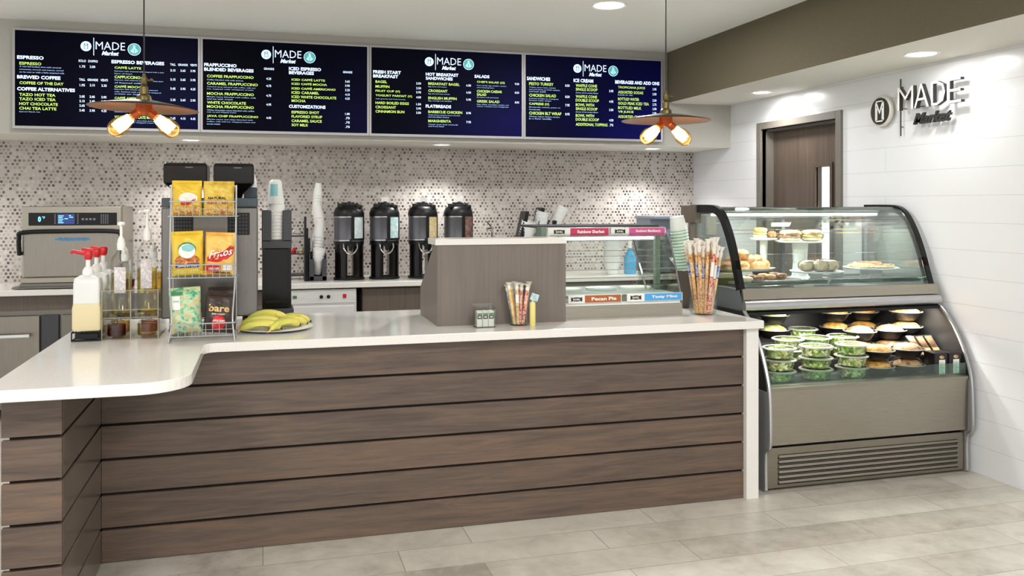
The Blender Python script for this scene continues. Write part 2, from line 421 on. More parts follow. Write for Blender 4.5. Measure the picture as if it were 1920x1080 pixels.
# recessed downlights
def downlight(x, y, z, r, power, label, kind='SPOT'):
    t_ = thing('recessed_downlight', (x, y, z), label, 'ceiling light', 'recessed downlights')
    b = MB(); b.lathe([(r, -.001), (r + .018, -.006), (r + .022, 0)], (x, y, z), 32, capb=False, capt=False); b.build('trim_ring', 'white', t_, smooth=True)
    b = MB(); b.lathe([(0.0001, -.003), (r, -.0025)], (x, y, z), 32, capb=False, capt=False); b.build('diffuser', 'lamp_on', t_)
    return t_
downlight(2.134, 5.243, ZC, .095, 0, 'large round recessed downlight in the main ceiling above the counter')
downlight(3.581, 4.141, ZB, .075, 0, 'round downlight under the brown bulkhead nearest the white-letter wall sign')
downlight(3.641, 5.892, ZB, .06, 0, 'round downlight under the brown bulkhead nearest the door')
downlight(-.52, 7.02, ZS, .055, 0, 'small downlight under the soffit above the black grinder hoppers')
downlight(1.40, 7.02, ZS, .055, 0, 'small downlight under the soffit below the middle of the third menu screen')
downlight(3.26, 7.02, ZS, .055, 0, 'small downlight under the soffit at its right end below the fourth screen')
area('downlight_lamp', (3.58, 4.14, ZB - .012), .15, 2.6)
area('downlight_lamp', (3.64, 5.89, ZB - .012), .12, 2.5)
spot('downlight_lamp', (3.60, 5.86, ZB - .02), 15, 165, .6, r=.04)
for x_ in (-2.4, -.52, 1.40, 3.26): spot('downlight_lamp', (x_, 7.02, ZS - .02), 27, 125, .6)

# ================================================================== SERVICE COUNTER
ctr = thing('service_counter', (.9, 4.4, 0), 'long counter front of dark walnut boards with a white end panel', 'counter')
YF = 4.03; PFX0, PFX1, PFY = -.84, -.655, 3.28
b = MB(); b.box(-.655, 2.385, YF + .022, YF + .05, 0, .88); b.box(PFX0 + .02, PFX1 - .022, PFY + .022, 4.8, 0, .88)
b.build('backing_panel', 'groove', ctr)
pitch = .1465
for i in range(6):
    z0 = .002 + i * pitch; z1 = z0 + pitch - .011
    b = MB(); b.box(-.655, 2.385, YF, YF + .022, z0, z1, bev=.0015, seg=1); b.build('board', 'board', ctr)
    b = MB(); b.box(PFX0, PFX1 - .0005, PFY, PFY + .022, z0, z1, bev=.0015, seg=1); b.build('board', 'board', ctr)
    b = MB(); b.box(PFX1 - .022, PFX1, PFY + .0225, YF, z0, z1, bev=.0015, seg=1); b.build('board', 'board_sheen', ctr)
b = MB(); b.box(2.385, 2.455, YF - .03, 4.86, 0, .8795, bev=.002, seg=1); tag(b.build('end_panel', 'quartz', ctr), 'white quartz end panel')
b = MB(); b.box(-.60, 2.38, 4.84, 4.87, .02, .879); b.build('back_panel', 'laminate_dark', ctr)
# worktop
XL, YP, XR, YM = -.865, 3.14, 2.465, 3.965
out = [(XL, YP)] + arc(-.24 - .17, YP + .17, .17, -90, 0, 10) + arc(-.24 + .05, YM - .05, .05, 180, 90, 5) + [(XR, YM), (XR, 4.92), (XL, 4.92)]
b = MB(); b.prism(out, .88, .92)
wt = b.build('worktop', 'quartz', None, (.6, 4.4, .88))
bv = wt.modifiers.new('bevel', 'BEVEL'); bv.width = .003; bv.segments = 2; bv.limit_method = 'ANGLE'
tag(wt, 'white quartz worktop with rounded overhang lying on the walnut counter', 'worktop')
ZT = .92

# riser box standing on the worktop
rx0, rx1, ry0, ry1 = .817, 1.478, 4.21, 4.69
rs = thing('riser_cabinet', (1.15, 4.4, ZT), 'grey-brown laminate box with white ledge and sloped side standing on the worktop', 'partition')
b = MB(); b.prism([(ry0, ZT), (ry1, ZT), (ry1, 1.07), (ry0 + .09, 1.315), (ry0, 1.315)], rx0, rx1, 'yz'); b.build('body', 'laminate', rs)
b = MB(); b.box(rx0 - .012, rx1 + .002, ry0 - .01, ry0 + .19, 1.3155, 1.345, bev=.002); b.build('ledge', 'quartz', rs)

# ================================================================== MENU SCREENS
def screen_mat(name, base, glow, gx):
    m = mat(name, base, .5, spec=.05); t = NT(m)
    v = t.coord('Generated'); sx = t.add('ShaderNodeSeparateXYZ'); t.link(v, sx.inputs[0])
    n = t.noise(v, 2.5, 2)
    f = t.math('MULTIPLY', t.math('POWER', sx.outputs[0], 2.0), t.math('SUBTRACT', 1.15, sx.outputs[2])); f = t.math('MULTIPLY', f, t.math('ADD', n, .3))
    c = t.ramp(f, [(0, base), (gx, glow)]); t.link(c, t.p.inputs['Base Color']); t.link(c, t.p.inputs['Emission Color'])
    t.p.inputs['Emission Strength'].default_value = .3
    return m
SCR = [screen_mat('lit_screen_navy', (2, 2, 14), (8, 11, 50), 1.0), screen_mat('lit_screen_black', (2, 2, 10), (8, 9, 42), 1.0),
       screen_mat('lit_screen_dark', (2, 3, 13), (14, 12, 70), .95), screen_mat('lit_screen_blue', (4, 5, 32), (12, 12, 82), .9)]
M['txt_white'] = mat('screen_text_white', (205, 225, 250), .5, em=.75)
M['txt_green'] = mat('screen_text_green', (176, 208, 98), .5, em=.62)
M['txt_desc'] = mat('screen_text_small', (150, 180, 225), .5, em=.55)
M['txt_teal'] = mat('screen_emblem_teal', (74, 160, 158), .5, em=.5)
M['txt_ice'] = mat('screen_emblem_ice', (190, 226, 246), .5, em=.75)
M['scr_dark'] = mat('screen_dark_mark', (20, 60, 110), .5, em=.2)
BOARDS = [
 dict(x0=-1.648, x1=-.434, c=[(130, 85), (1740, 145), (1730, 955), (118, 930)], logo=(735, 222), lab='leftmost menu screen, listing espresso, brewed coffee and coffee alternatives', T=[
  (148, 372, 328, 'H', 'ESPRESSO'), (168, 352, 381, 'I', 'ESPRESSO'), (168, 520, 411, 'D', 'A rich full bodied shot with caramel'), (168, 540, 437, 'D', 'sweetness, smooth and intense, served'), (168, 548, 460, 'D', 'on its own or with a little steamed milk'),
  (148, 515, 503, 'H', 'BREWED COFFEE'), (168, 542, 555, 'I', 'COFFEE OF THE DAY'), (148, 640, 609, 'H', 'COFFEE ALTERNATIVES'),
  (166, 472, 657, 'I', 'TAZO HOT TEA'), (166, 474, 696, 'I', 'TAZO ICED TEA'), (166, 492, 738, 'I', 'HOT CHOCOLATE'), (166, 480, 778, 'I', 'CHAI TEA LATTE'), (166, 342, 808, 'D', 'Spiced black tea'),
  (670, 735, 352, 'P', 'SOLO'), (755, 838, 355, 'P', 'DOPPIO'), (680, 728, 402, 'P', '1.75'), (768, 815, 404, 'P', '2.00'),
  (676, 728, 518, 'P', 'TALL'), (748, 840, 520, 'P', 'GRANDE'), (862, 925, 522, 'P', 'VENTI'), (680, 726, 567, 'P', '1.95'), (768, 812, 567, 'P', '2.15'), (870, 916, 570, 'P', '2.35'),
  (678, 724, 668, 'P', '2.05'), (766, 812, 670, 'P', '2.05'), (868, 914, 672, 'P', '2.05'), (678, 724, 708, 'P', '2.15'), (766, 812, 710, 'P', '2.45'), (868, 914, 712, 'P', '2.75'),
  (678, 724, 748, 'P', '2.65'), (766, 812, 750, 'P', '2.95'), (868, 914, 752, 'P', '3.25'), (678, 724, 790, 'P', '3.45'), (766, 812, 792, 'P', '3.95'), (868, 914, 794, 'P', '4.25'),
  (958, 1430, 363, 'H', 'ESPRESSO BEVERAGES'), (985, 1222, 409, 'I', 'CAFFÈ LATTE'), (985, 1425, 446, 'D', 'Espresso with steamed milk, topped with a thin'), (985, 1140, 464, 'D', 'layer of foam'),
  (985, 1215, 494, 'I', 'CAPPUCCINO'), (985, 1422, 525, 'D', 'Espresso with steamed milk under a deep layer'), (985, 1222, 545, 'D', 'of foamed milk'),
  (985, 1240, 577, 'I', 'CAFFÈ MOCHA'), (985, 1370, 606, 'D', 'Espresso with mocha sauce and steamed'), (985, 1400, 628, 'D', 'milk, finished with sweetened whipped'), (985, 1200, 646, 'D', 'cream on top'),
  (985, 1290, 679, 'I', 'CAFFÈ AMERICANO'), (985, 1390, 708, 'D', 'Espresso shots topped with hot water'), (985, 1300, 765, 'I', 'CARAMEL MACCHIATO'), (985, 1330, 805, 'D', 'Steamed milk with vanilla and espresso'),
  (985, 1380, 850, 'I', 'WHITE CHOCOLATE MOCHA'), (985, 1400, 882, 'D', 'Espresso with white chocolate and steamed'), (985, 1380, 898, 'D', 'milk finished with whipped cream and'), (985, 1035, 912, 'D', 'foam'),
  (1484, 1534, 377, 'P', 'TALL'), (1556, 1645, 379, 'P', 'GRANDE'), (1668, 1728, 381, 'P', 'VENTI')] +
  [(1486 + 92 * j, 1532 + 92 * j, y + 2 * j, 'P', p) for y, ps in ((429, ('3.15', '3.65', '3.95')), (510, ('3.15', '3.65', '3.95')), (591, ('3.45', '3.95', '4.25')), (691, ('2.35', '2.65', '2.95')), (855, ('3.65', '4.15', '4.45'))) for j, p in enumerate(ps)]),
 dict(x0=-.434, x1=.776, c=[(45, 65), (1645, 130), (1635, 975), (40, 945)], logo=(644, 210), lab='second menu screen from the left, listing blended drinks, iced espresso and customizations', T=[
  (58, 362, 318, 'H', 'FRAPPUCCINO'), (58, 524, 364, 'H', 'BLENDED BEVERAGES'), (84, 524, 430, 'I', 'COFFEE FRAPPUCCINO'), (84, 425, 463, 'D', 'Coffee blended with milk and ice'),
  (84, 564, 501, 'I', 'CARAMEL FRAPPUCCINO'), (84, 540, 534, 'D', 'Caramel syrup blended with coffee, milk and'), (84, 522, 555, 'D', 'ice, topped with whipped cream'),
  (84, 526, 598, 'I', 'MOCHA FRAPPUCCINO'), (84, 546, 630, 'D', 'Mocha sauce blended with coffee, milk'), (84, 325, 648, 'D', 'and ice with cream'), (84, 450, 684, 'I', 'WHITE CHOCOLATE'), (84, 526, 724, 'I', 'MOCHA FRAPPUCCINO'),
  (84, 530, 758, 'D', 'White chocolate sauce blended with coffee'), (84, 358, 777, 'D', 'milk, ice and whipped cream'), (84, 568, 818, 'I', 'JAVA CHIP FRAPPUCCINO'), (84, 516, 848, 'D', 'Mocha sauce and chips blended with'), (84, 538, 870, 'D', 'coffee, milk and ice, whipped cream and'), (84, 208, 889, 'D', 'mocha drizzle'),
  (622, 720, 350, 'P', 'GRANDE'), (645, 692, 446, 'P', '4.25'), (645, 692, 516, 'P', '4.75'), (645, 692, 611, 'P', '4.75'), (645, 692, 698, 'P', '4.95'), (645, 692, 828, 'P', '4.95'),
  (864, 1180, 350, 'H', 'ICED ESPRESSO'), (864, 1110, 388, 'H', 'BEVERAGES'), (890, 1220, 455, 'I', 'ICED CAFFÈ LATTE'), (890, 1240, 496, 'I', 'ICED CAFFÈ MOCHA'), (890, 1325, 542, 'I', 'ICED CAFFÈ AMERICANO'), (890, 1160, 582, 'I', 'ICED CARAMEL'), (890, 1332, 626, 'I', 'ICED WHITE CHOCOLATE'), (890, 1028, 660, 'I', 'MOCHA'),
  (864, 1225, 718, 'H', 'CUSTOMIZATIONS'), (890, 1162, 773, 'I', 'ESPRESSO SHOT'), (890, 1192, 815, 'I', 'FLAVORED SYRUP'), (890, 1188, 857, 'I', 'CARAMEL SAUCE'), (890, 1054, 896, 'I', 'SOY MILK'),
  (1400, 1494, 378, 'P', 'GRANDE')] + [(1422, 1468, y, 'P', p) for y, p in ((469, '3.65'), (510, '3.95'), (553, '3.25'), (597, '4.15'), (636, '4.35'), (786, '1.00'), (827, '.75'), (870, '.75'), (913, '.75'))]),
 dict(x0=.776, x1=1.998, c=[(40, 40), (1635, 110), (1625, 1000), (35, 965)], logo=(636, 192), lab='third menu screen from the left, listing breakfast, flatbreads and salads', T=[
  (58, 342, 308, 'H', 'FRESH START'), (58, 314, 352, 'H', 'BREAKFAST'), (82, 200, 410, 'I', 'BAGEL'), (82, 224, 462, 'I', 'MUFFIN'), (82, 332, 514, 'I', 'FRUIT CUP (V)'), (82, 458, 564, 'I', 'YOGURT PARFAIT (V)'), (82, 388, 598, 'D', 'with granola and fresh berries'),
  (82, 424, 640, 'I', 'HARD BOILED EGGS'), (82, 292, 684, 'I', 'CROISSANT'), (82, 378, 731, 'I', 'CINNAMON BUN')] + [(500, 550, y, 'P', p) for y, p in ((427, '2.50'), (478, '2.50'), (522, '3.95'), (576, '4.50'), (651, '1.50'), (696, '2.95'), (742, '3.50'))] + [
  (600, 945, 332, 'H', 'HOT BREAKFAST'), (600, 885, 374, 'H', 'SANDWICHES'), (626, 958, 433, 'I', 'BREAKFAST BAGEL'), (626, 820, 464, 'D', 'Egg, bacon and cheese'), (626, 830, 507, 'I', 'CROISSANT'), (626, 852, 541, 'D', 'Egg, ham and swiss cheese'), (626, 926, 587, 'I', 'ENGLISH MUFFIN'), (626, 878, 617, 'D', 'Egg, sausage and cheddar'),
  (600, 868, 674, 'H', 'FLATBREADS'), (626, 986, 736, 'I', 'BARBECUE CHICKEN'), (626, 962, 770, 'D', 'Grilled chicken, barbecue sauce, red onion'), (626, 845, 789, 'D', 'and shredded cheese'), (626, 866, 832, 'I', 'MARGHERITA'), (626, 940, 870, 'D', 'Tomato sauce, fresh mozzarella'), (626, 790, 888, 'D', 'and fresh basil')] +
  [(1030, 1080, y, 'P', p) for y, p in ((447, '6.50'), (523, '6.50'), (600, '5.95'), (745, '8.95'), (842, '7.95'))] + [
  (1118, 1280, 350, 'H', 'SALADS'), (1144, 1448, 415, 'I', "CHEF'S SALAD (G)"), (1144, 1466, 452, 'D', 'Ham, turkey, egg, cheddar, tomato'), (1144, 1330, 472, 'D', 'and mixed greens'), (1144, 1418, 512, 'I', 'CHICKEN CAESAR'), (1144, 1246, 545, 'I', 'SALAD'), (1144, 1380, 578, 'D', 'Romaine and parmesan'), (1144, 1390, 620, 'I', 'GREEK SALAD'), (1144, 1490, 656, 'D', 'Feta, olives, cucumber, tomato, red'), (1144, 1490, 678, 'D', 'onion, romaine and vinaigrette')] +
  [(1560, 1606, y, 'P', p) for y, p in ((430, '9.50'), (524, '8.50'), (630, '8.95'))]),
 dict(x0=1.998, x1=3.209, c=[(25, 55), (1315, 115), (1315, 860), (25, 835)], logo=(506, 185), lab='rightmost menu screen, listing sandwiches, ice cream, beverages and add ons', T=[
  (38, 252, 284, 'H', 'SANDWICHES'), (58, 282, 334, 'I', 'PESTO TURKEY'), (58, 302, 369, 'D', 'Turkey, pesto mayo, tomato'), (58, 342, 390, 'D', 'and provolone on fresh ciabatta'), (58, 208, 405, 'D', 'served cold'), (58, 306, 443, 'I', 'CHICKEN SALAD'), (58, 328, 475, 'D', 'Lettuce, tomato on multigrain'), (58, 262, 493, 'D', 'bread with chips'),
  (58, 242, 526, 'I', 'CAPRESE (V)'), (58, 345, 557, 'D', 'Mozzarella, tomato, pesto on'), (58, 160, 575, 'D', 'focaccia'), (58, 356, 613, 'I', 'CHICKEN BLT WRAP'), (58, 340, 645, 'D', 'Chicken, bacon, lettuce, tomato'), (58, 262, 664, 'D', 'in a flour tortilla')] +
  [(392, 432, y, 'P', p) for y, p in ((348, '8.50'), (454, '8.50'), (534, '7.95'), (619, '8.95'))] + [
  (470, 656, 301, 'H', 'ICE CREAM'), (490, 692, 349, 'I', 'WAFFLE CONE'), (490, 696, 385, 'I', 'SINGLE SCOOP'), (490, 704, 417, 'D', 'choice of ice cream flavor'), (490, 692, 453, 'I', 'WAFFLE CONE'), (490, 710, 489, 'I', 'DOUBLE SCOOP'), (490, 664, 531, 'I', 'BOWL WITH'), (490, 696, 569, 'I', 'SINGLE SCOOP'), (490, 704, 599, 'D', 'choice of ice cream flavor'), (490, 664, 633, 'I', 'BOWL WITH'), (490, 710, 670, 'I', 'DOUBLE SCOOP'), (490, 792, 718, 'I', 'ADDITIONAL TOPPING')] +
  [(808, 848, y, 'P', p) for y, p in ((399, '3.95'), (499, '4.95'), (578, '3.50'), (676, '4.50'), (722, '.75'))] + [
  (866, 1300, 320, 'H', 'BEVERAGES AND ADD ONS'), (894, 1158, 369, 'I', 'TROPICANA JUICE'), (894, 1140, 412, 'I', 'ASSORTED SODAS'), (894, 1036, 436, 'D', 'bottle or can'), (894, 1100, 476, 'I', 'BOTTLED WATER'), (894, 1196, 518, 'I', 'GOLD PEAK ICED TEA'), (894, 1122, 559, 'I', 'BOTTLED MILK'), (894, 1044, 598, 'I', 'V8 JUICE'), (894, 1132, 643, 'I', 'ASSORTED CHIPS')] +
  [(1232, 1270, y, 'P', p) for y, p in ((381, '2.95'), (428, '2.50'), (488, '2.50'), (527, '2.75'), (568, '2.50'), (609, '2.95'), (650, '1.95'))])]
SZ0, SZ1 = 2.035, 2.722; SY = 6.705
for bi, B in enumerate(BOARDS):
    x0, x1 = B['x0'], B['x1']; TL, TR, BR, BL = B['c']
    sx0, sx1, sz0, sz1 = x0 + .016, x1 - .016, SZ0 + .018, SZ1 - .014
    def mp(px, py):
        s_ = (px - TL[0]) / (TR[0] - TL[0]); top = TL[1] + (TR[1] - TL[1]) * s_; bot = BL[1] + (BR[1] - BL[1]) * s_
        return sx0 + s_ * (sx1 - sx0), sz1 - (py - top) / (bot - top) * (sz1 - sz0)
    t_ = thing('menu_screen', ((x0 + x1) / 2, SY + .02, SZ0), 'wall menu display, ' + B['lab'], 'menu display', 'menu screens on the soffit')
    b = MB(); b.box(x0 + .001, x1 - .001, SY + .006, YS, SZ0, SZ1)
    for (a0, a1, c0, c1) in ((x0 + .001, x0 + .016, SZ0, SZ1), (x1 - .016, x1 - .001, SZ0, SZ1), (x0 + .016, x1 - .016, SZ0, sz0), (x0 + .016, x1 - .016, sz1, SZ1)): b.box(a0, a1, SY - .004, SY + .006, c0, c1)
    b.build('frame', 'frame_silver', t_)
    b = MB(); b.box(sx0, sx1, SY, SY + .0055, sz0, sz1); b.build('screen', SCR[bi], t_)
    fn = lambda a, c, d: Vector((a, SY - .0008, c))
    pxm = (sx1 - sx0) / (TR[0] - TL[0])
    lists = {'H': MB(), 'I': MB(), 'D': MB(), 'P': MB()}
    hh = {'H': 33, 'I': 27, 'D': 13, 'P': 22}
    k = {0: 1, 1: 1, 2: 1, 3: .95}[bi]
    for (a0, a1, yc, ty, s_) in B['T']:
        p0 = mp(a0, yc); p1 = mp(a1, yc); h = hh[ty] * k * pxm / 2
        zc = mp((a0 + a1) / 2, yc)[1]
        lists[ty].text(s_, p0[0], p1[0], zc - h, zc + h, fn, bold={'H': .035, 'I': .02, 'D': .004, 'P': .012}[ty])
    for ty, nm, mm in (('H', 'heading_lettering', 'txt_white'), ('I', 'item_lettering', 'txt_green'), ('D', 'description_lettering', 'txt_desc'), ('P', 'price_lettering', 'txt_white')):
        lists[ty].build(nm, mm, t_)
    # header mark: round badge, bar, MADE Market, round figure emblem
    lx, lz = mp(*B['logo']); u_ = .0345
    b = MB()
    def disc(bb, cx, cz, r, m, y=0, n=28, r0=0):
        if r0: 
            A = [bb.bm.verts.new((cx + r * math.cos(q * 2 * PI / n), SY - y, cz + r * math.sin(q * 2 * PI / n))) for q in range(n)]
            C_ = [bb.bm.verts.new((cx + r0 * math.cos(q * 2 * PI / n), SY - y, cz + r0 * math.sin(q * 2 * PI / n))) for q in range(n)]
            for q in range(n): f = bb.bm.faces.new((A[q], A[(q + 1) % n], C_[(q + 1) % n], C_[q])); f.material_index = m
        else:
            f = bb.bm.faces.new([bb.bm.verts.new((cx + r * math.cos(q * 2 * PI / n), SY - y, cz + r * math.sin(q * 2 * PI / n))) for q in range(n)]); f.material_index = m
    disc(b, lx, lz, u_, 0, .0008)
    def flat(bb, pts, m, y): f = bb.bm.faces.new([bb.bm.verts.new((p[0], SY - y, p[1])) for p in pts]); f.material_index = m
    q = u_ * .38
    for (a0, a1, c0, c1) in ((-q, -q * .7, -1.4 * q, 1.4 * q), (q * .7, q, -1.4 * q, 1.4 * q), (-q, q, 1.25 * q, 1.45 * q), (-q, q, -1.45 * q, -1.25 * q)): flat(b, [(lx + a0, lz + c0), (lx + a1, lz + c0), (lx + a1, lz + c1), (lx + a0, lz + c1)], 1, .0012)
    flat(b, [(lx - q, lz + 1.2 * q), (lx - q * .6, lz + 1.2 * q), (lx, lz + .3 * q), (lx, lz - .1 * q)], 1, .0013); flat(b, [(lx + q, lz + 1.2 * q), (lx + q * .6, lz + 1.2 * q), (lx, lz + .3 * q), (lx, lz - .1 * q)], 1, .0013)
    b.build('round_badge', ['txt_ice', 'scr_dark'], t_)
    b = MB(); b.box(lx + .0475, lx + .0515, SY - .0010, SY - .0006, lz - .062, lz + .062, 0)
    b.text('MADE', lx + .062, lx + .252, lz - .018, lz + .036, fn, bold=-.005); b.text('Market', lx + .10, lx + .212, lz - .058, lz - .028, fn, bold=.03, shear=.35)
    b.build('wordmark', 'txt_white', t_)
    ex, ez, er = lx + .312, lz - .008, .043
    b = MB(); disc(b, ex, ez, er, 1, .0008, r0=er * .90); disc(b, ex, ez, er * .84, 0, .0008)
    # white figure: crown, face, long hair locks either side
    flat(b, [(ex - .006, ez + .022), (ex + .006, ez + .022), (ex + .008, ez + .030), (ex, ez + .026), (ex - .008, ez + .030)], 1, .0012)
    disc(b, ex, ez + .012, .007, 1, .0012)
    for sg in (-1, 1):
        for j in range(4): flat(b, [(ex + sg * (.004 + j * .006), ez + .010 - j * .006), (ex + sg * (.007 + j * .006), ez + .011 - j * .006), (ex + sg * (.006 + j * .005), ez - .026 + j * .003), (ex + sg * (.003 + j * .005), ez - .026 + j * .003)], 1, .0012)
    b.build('round_emblem', ['txt_teal', 'txt_ice'], t_)

# ================================================================== WALL SIGN
sg_ = thing('wall_sign', (XW, 4.5, 2.1), 'wall sign of standing white letters, dark script and round badge on the right wall', 'sign')
so = .034
M['sign_dark'] = mat('sign_dark_bronze', (44, 42, 40), .4); M['sign_white'] = mat('sign_letter_face', (246, 244, 240), .4); M['sign_cream'] = mat('sign_rim', (206, 200, 188), .4)
Rw = Matrix(((0, 0, -1), (-1, 0, 0), (0, 1, 0)))   # local a -> -y, b -> z, out -> -x
fnw = lambda a, c, d: Vector((XW - so - d, -a, c))
ry = Matrix.Rotation(-PI / 2, 4, 'Y')
cy, cz, cr = 4.802, 2.115, .1
b = MB(); b.lathe([(cr * .92, 0), (cr, .004), (cr, .022), (cr * .93, .026)], (XW - .012, cy, cz), 48, 0, mtx=ry); b.build('badge_rim', 'sign_cream', sg_, smooth=True)
b = MB(); b.lathe([(cr * .87, 0), (cr * .87, .003)], (XW - .0385, cy, cz), 48, 0, mtx=ry); bd = b.build('badge_face', 'sign_dark', sg_)
b = MB(); xq = XW - .0445; W_, H_, k = .040, .068, .008
for (a0, a1, c0, c1) in ((-W_, -W_ + k, -H_, H_), (W_ - k, W_, -H_, H_), (-W_, W_, H_ - k, H_), (-W_, W_, -H_, -H_ + k)): b.box(xq, xq + .003, cy + a0, cy + a1, cz + c0, cz + c1)
for sg in (-1, 1): b.prism([(cy + sg * W_, cz + H_ - .006), (cy + sg * (W_ - .012), cz + H_ - .006), (cy, cz - .002), (cy, cz - .018), (cy + sg * (W_ - .006), cz + .03)][:4], xq, xq + .003, 'yz')
b.box(xq, xq + .003, cy - W_ + .012, cy - W_ + .018, cz - H_ + .014, cz + .02); b.box(xq, xq + .003, cy + W_ - .018, cy + W_ - .012, cz - H_ + .014, cz + .02)
b.build('badge_monogram', 'sign_white', bd)
b = MB(); b.tube([(XW - .02, 4.633, 1.943), (XW - .02, 4.633, 2.30)], .0045, 8)
b.tube([(XW, 4.633, 2.0), (XW - .02, 4.633, 2.0)], .003, 6); b.tube([(XW, 4.633, 2.25), (XW - .02, 4.633, 2.25)], .003, 6); b.build('divider_rod', 'sign_dark', sg_)
ends = [(-4.612, -4.475, 'M'), (-4.468, -4.345, 'A'), (-4.325, -4.215, 'D'), (-4.200, -4.095, 'E')]
for (a0, a1, ch) in ends:
    b = MB()
    b.text(ch, a0, a1, 2.098, 2.240, fnw, 0, bold=-.012, depth=.028); o = b.build('letter', ['sign_white', 'sign_dark'], sg_)
    o['label'] = 'white standing letter ' + ch
b = MB(); b.text('Market', -4.492, -4.185, 2.0, 2.068, fnw, 0, bold=.03, depth=.016, shear=.4); b.build('script_lettering', ['sign_dark', 'sign_dark'], sg_)
b = MB()
for yy, zz in ((4.60, 2.11), (4.485, 2.11), (4.45, 2.11), (4.35, 2.11), (4.315, 2.12), (4.19, 2.12), (4.45, 2.03), (4.25, 2.03)): b.tube([(XW, yy, zz), (XW - so - .002, yy, zz)], .003, 6)
b.build('standoff_pin', 'sign_dark', sg_)

# ================================================================== PENDANT LAMPS
def pendant(x, y, zd, label, yaw=0, tiltx=0):
    R_ = .2
    t_ = thing('pendant_lamp', (x, y, ZC), label, 'pendant lamp', 'disc pendant lamps with twin bulbs')
    b = MB(); b.tube([(x, y, ZC - .02), (x, y, zd + .10)], .0028, 8); b.build('cord', 'black', t_)
    b = MB(); b.lathe([(.055, 0), (.055, -.012), (.03, -.024), (.004, -.026)], (x, y, ZC), 24); b.build('ceiling_canopy', 'dark_disc', t_, smooth=True)
    b = MB(); b.lathe([(.005, .115), (.008, .10), (.012, .098), (.012, .075), (.009, .07), (.016, .062), (.016, .035), (.026, .028), (.03, .012), (.03, .004)], (x, y, zd), 20)
    b.tube([(x - .012, y, zd + .088), (x + .026, y, zd + .088)], .004, 8); b.ball((x + .028, y, zd + .09), .007); b.build('socket_cap', 'brass', t_, smooth=True)
    m = Matrix.Rotation(tiltx, 4, 'Y')
    b = MB(); b.lathe([(.01, .012), (.05, .010), (.12, -.002), (R_, -.019), (R_ + .001, -.0215), (R_ - .001, -.0225), (.12, -.006), (.05, .006), (.01, .008)], (x, y, zd), 64, mtx=m, capb=False, capt=False, ms=[0, 0, 0, 0, 1, 1, 1, 1])
    b.build('disc_shade', ['dark_disc', 'copper'], t_, smooth=True, ang=60)
    b = MB(); b.lathe([(.02, -.045), (.03, -.035), (.03, .004), (.022, .008)], (x, y, zd), 20)
    hub = b.build('hub', 'hub_copper', t_, smooth=True)
    for sgn in (-1, 1):
        d = Vector((math.cos(yaw) * sgn, math.sin(yaw) * sgn, -.82)).normalized()
        q = d.to_track_quat('Z', 'Y').to_matrix().to_4x4()
        p0 = Vector((x, y, zd - .018)) + d * .018
        b = MB(); b.lathe([(.014, 0), (.0175, .004), (.0175, .032), (.015, .036)], p0, 16, mtx=q); b.build('bulb_socket', 'hub_copper', t_, smooth=True)
        b = MB(); b.lathe([(.013, .034), (.016, .045), (.026, .062), (.034, .082), (.0355, .102), (.031, .124), (.018, .138), (.0005, .142)], p0, 20, mtx=q)
        bb = b.build('bulb', 'bulb', t_, smooth=True)
        b = MB()
        for qq in range(6):
            a_ = qq * PI / 3; o1 = q @ Vector((.012 * math.cos(a_), .012 * math.sin(a_), .045)); o2 = q @ Vector((.019 * math.cos(a_), .019 * math.sin(a_), .085)); o3 = q @ Vector((.016 * math.cos(a_ + .5), .016 * math.sin(a_ + .5), .112))
            b.tube([p0 + o1, p0 + o2, p0 + o3], .0075, 8)
        b.build('filament', 'filament', bb, smooth=True)
    return t_
pendant(-.442, 3.65, 1.905, 'left hanging copper disc lamp with twin amber bulbs, in front of the espresso menu screen', 0, .035)
pendant(1.763, 3.65, 1.915, 'right hanging copper disc lamp with twin amber bulbs, near the brown bulkhead', 0.1, 0)

# ================================================================== BACK COUNTER
yb0 = 6.76
b = MB(); b.box(-3.4, 3.86, yb0, YB - .002, .88, .92, bev=.003, seg=1)
tag(b.build('back_worktop', 'quartz', None, (0, 7.1, .88)), 'long white quartz worktop running along the mosaic back wall', 'worktop')
def cab(x0, x1, label, drawers=True):
    t_ = thing('base_cabinet', ((x0 + x1) / 2, 7.1, 0), label, 'cabinet', 'base cabinets under the back worktop')
    b = MB(); b.box(x0 + .002, x1 - .002, 6.84, YB - .01, .09, .879); b.box(x0 + .002, x1 - .002, 6.9, YB - .01, 0, .09); b.build('body', 'laminate_dark', t_)
    b = MB(); b.box(x0 + .005, x1 - .005, 6.82, 6.8395, .68, .862, bev=.002, seg=1); b.build('drawer', 'laminate_dark', t_)
    b = MB(); b.box(x0 + .005, x1 - .005, 6.82, 6.8395, .10, .672, bev=.002, seg=1); b.build('door', 'laminate_dark', t_)
    return t_
cab(.735, 1.45, 'brown laminate base cabinet right of the steel dishwasher behind the counter')
cab(1.45, 2.3, 'brown laminate base cabinet behind the ice cream case')
cab(2.3, 3.0, 'brown laminate base cabinet at the right end of the back worktop')
cab(-.55, .13, 'brown laminate base cabinet behind the snack rack')
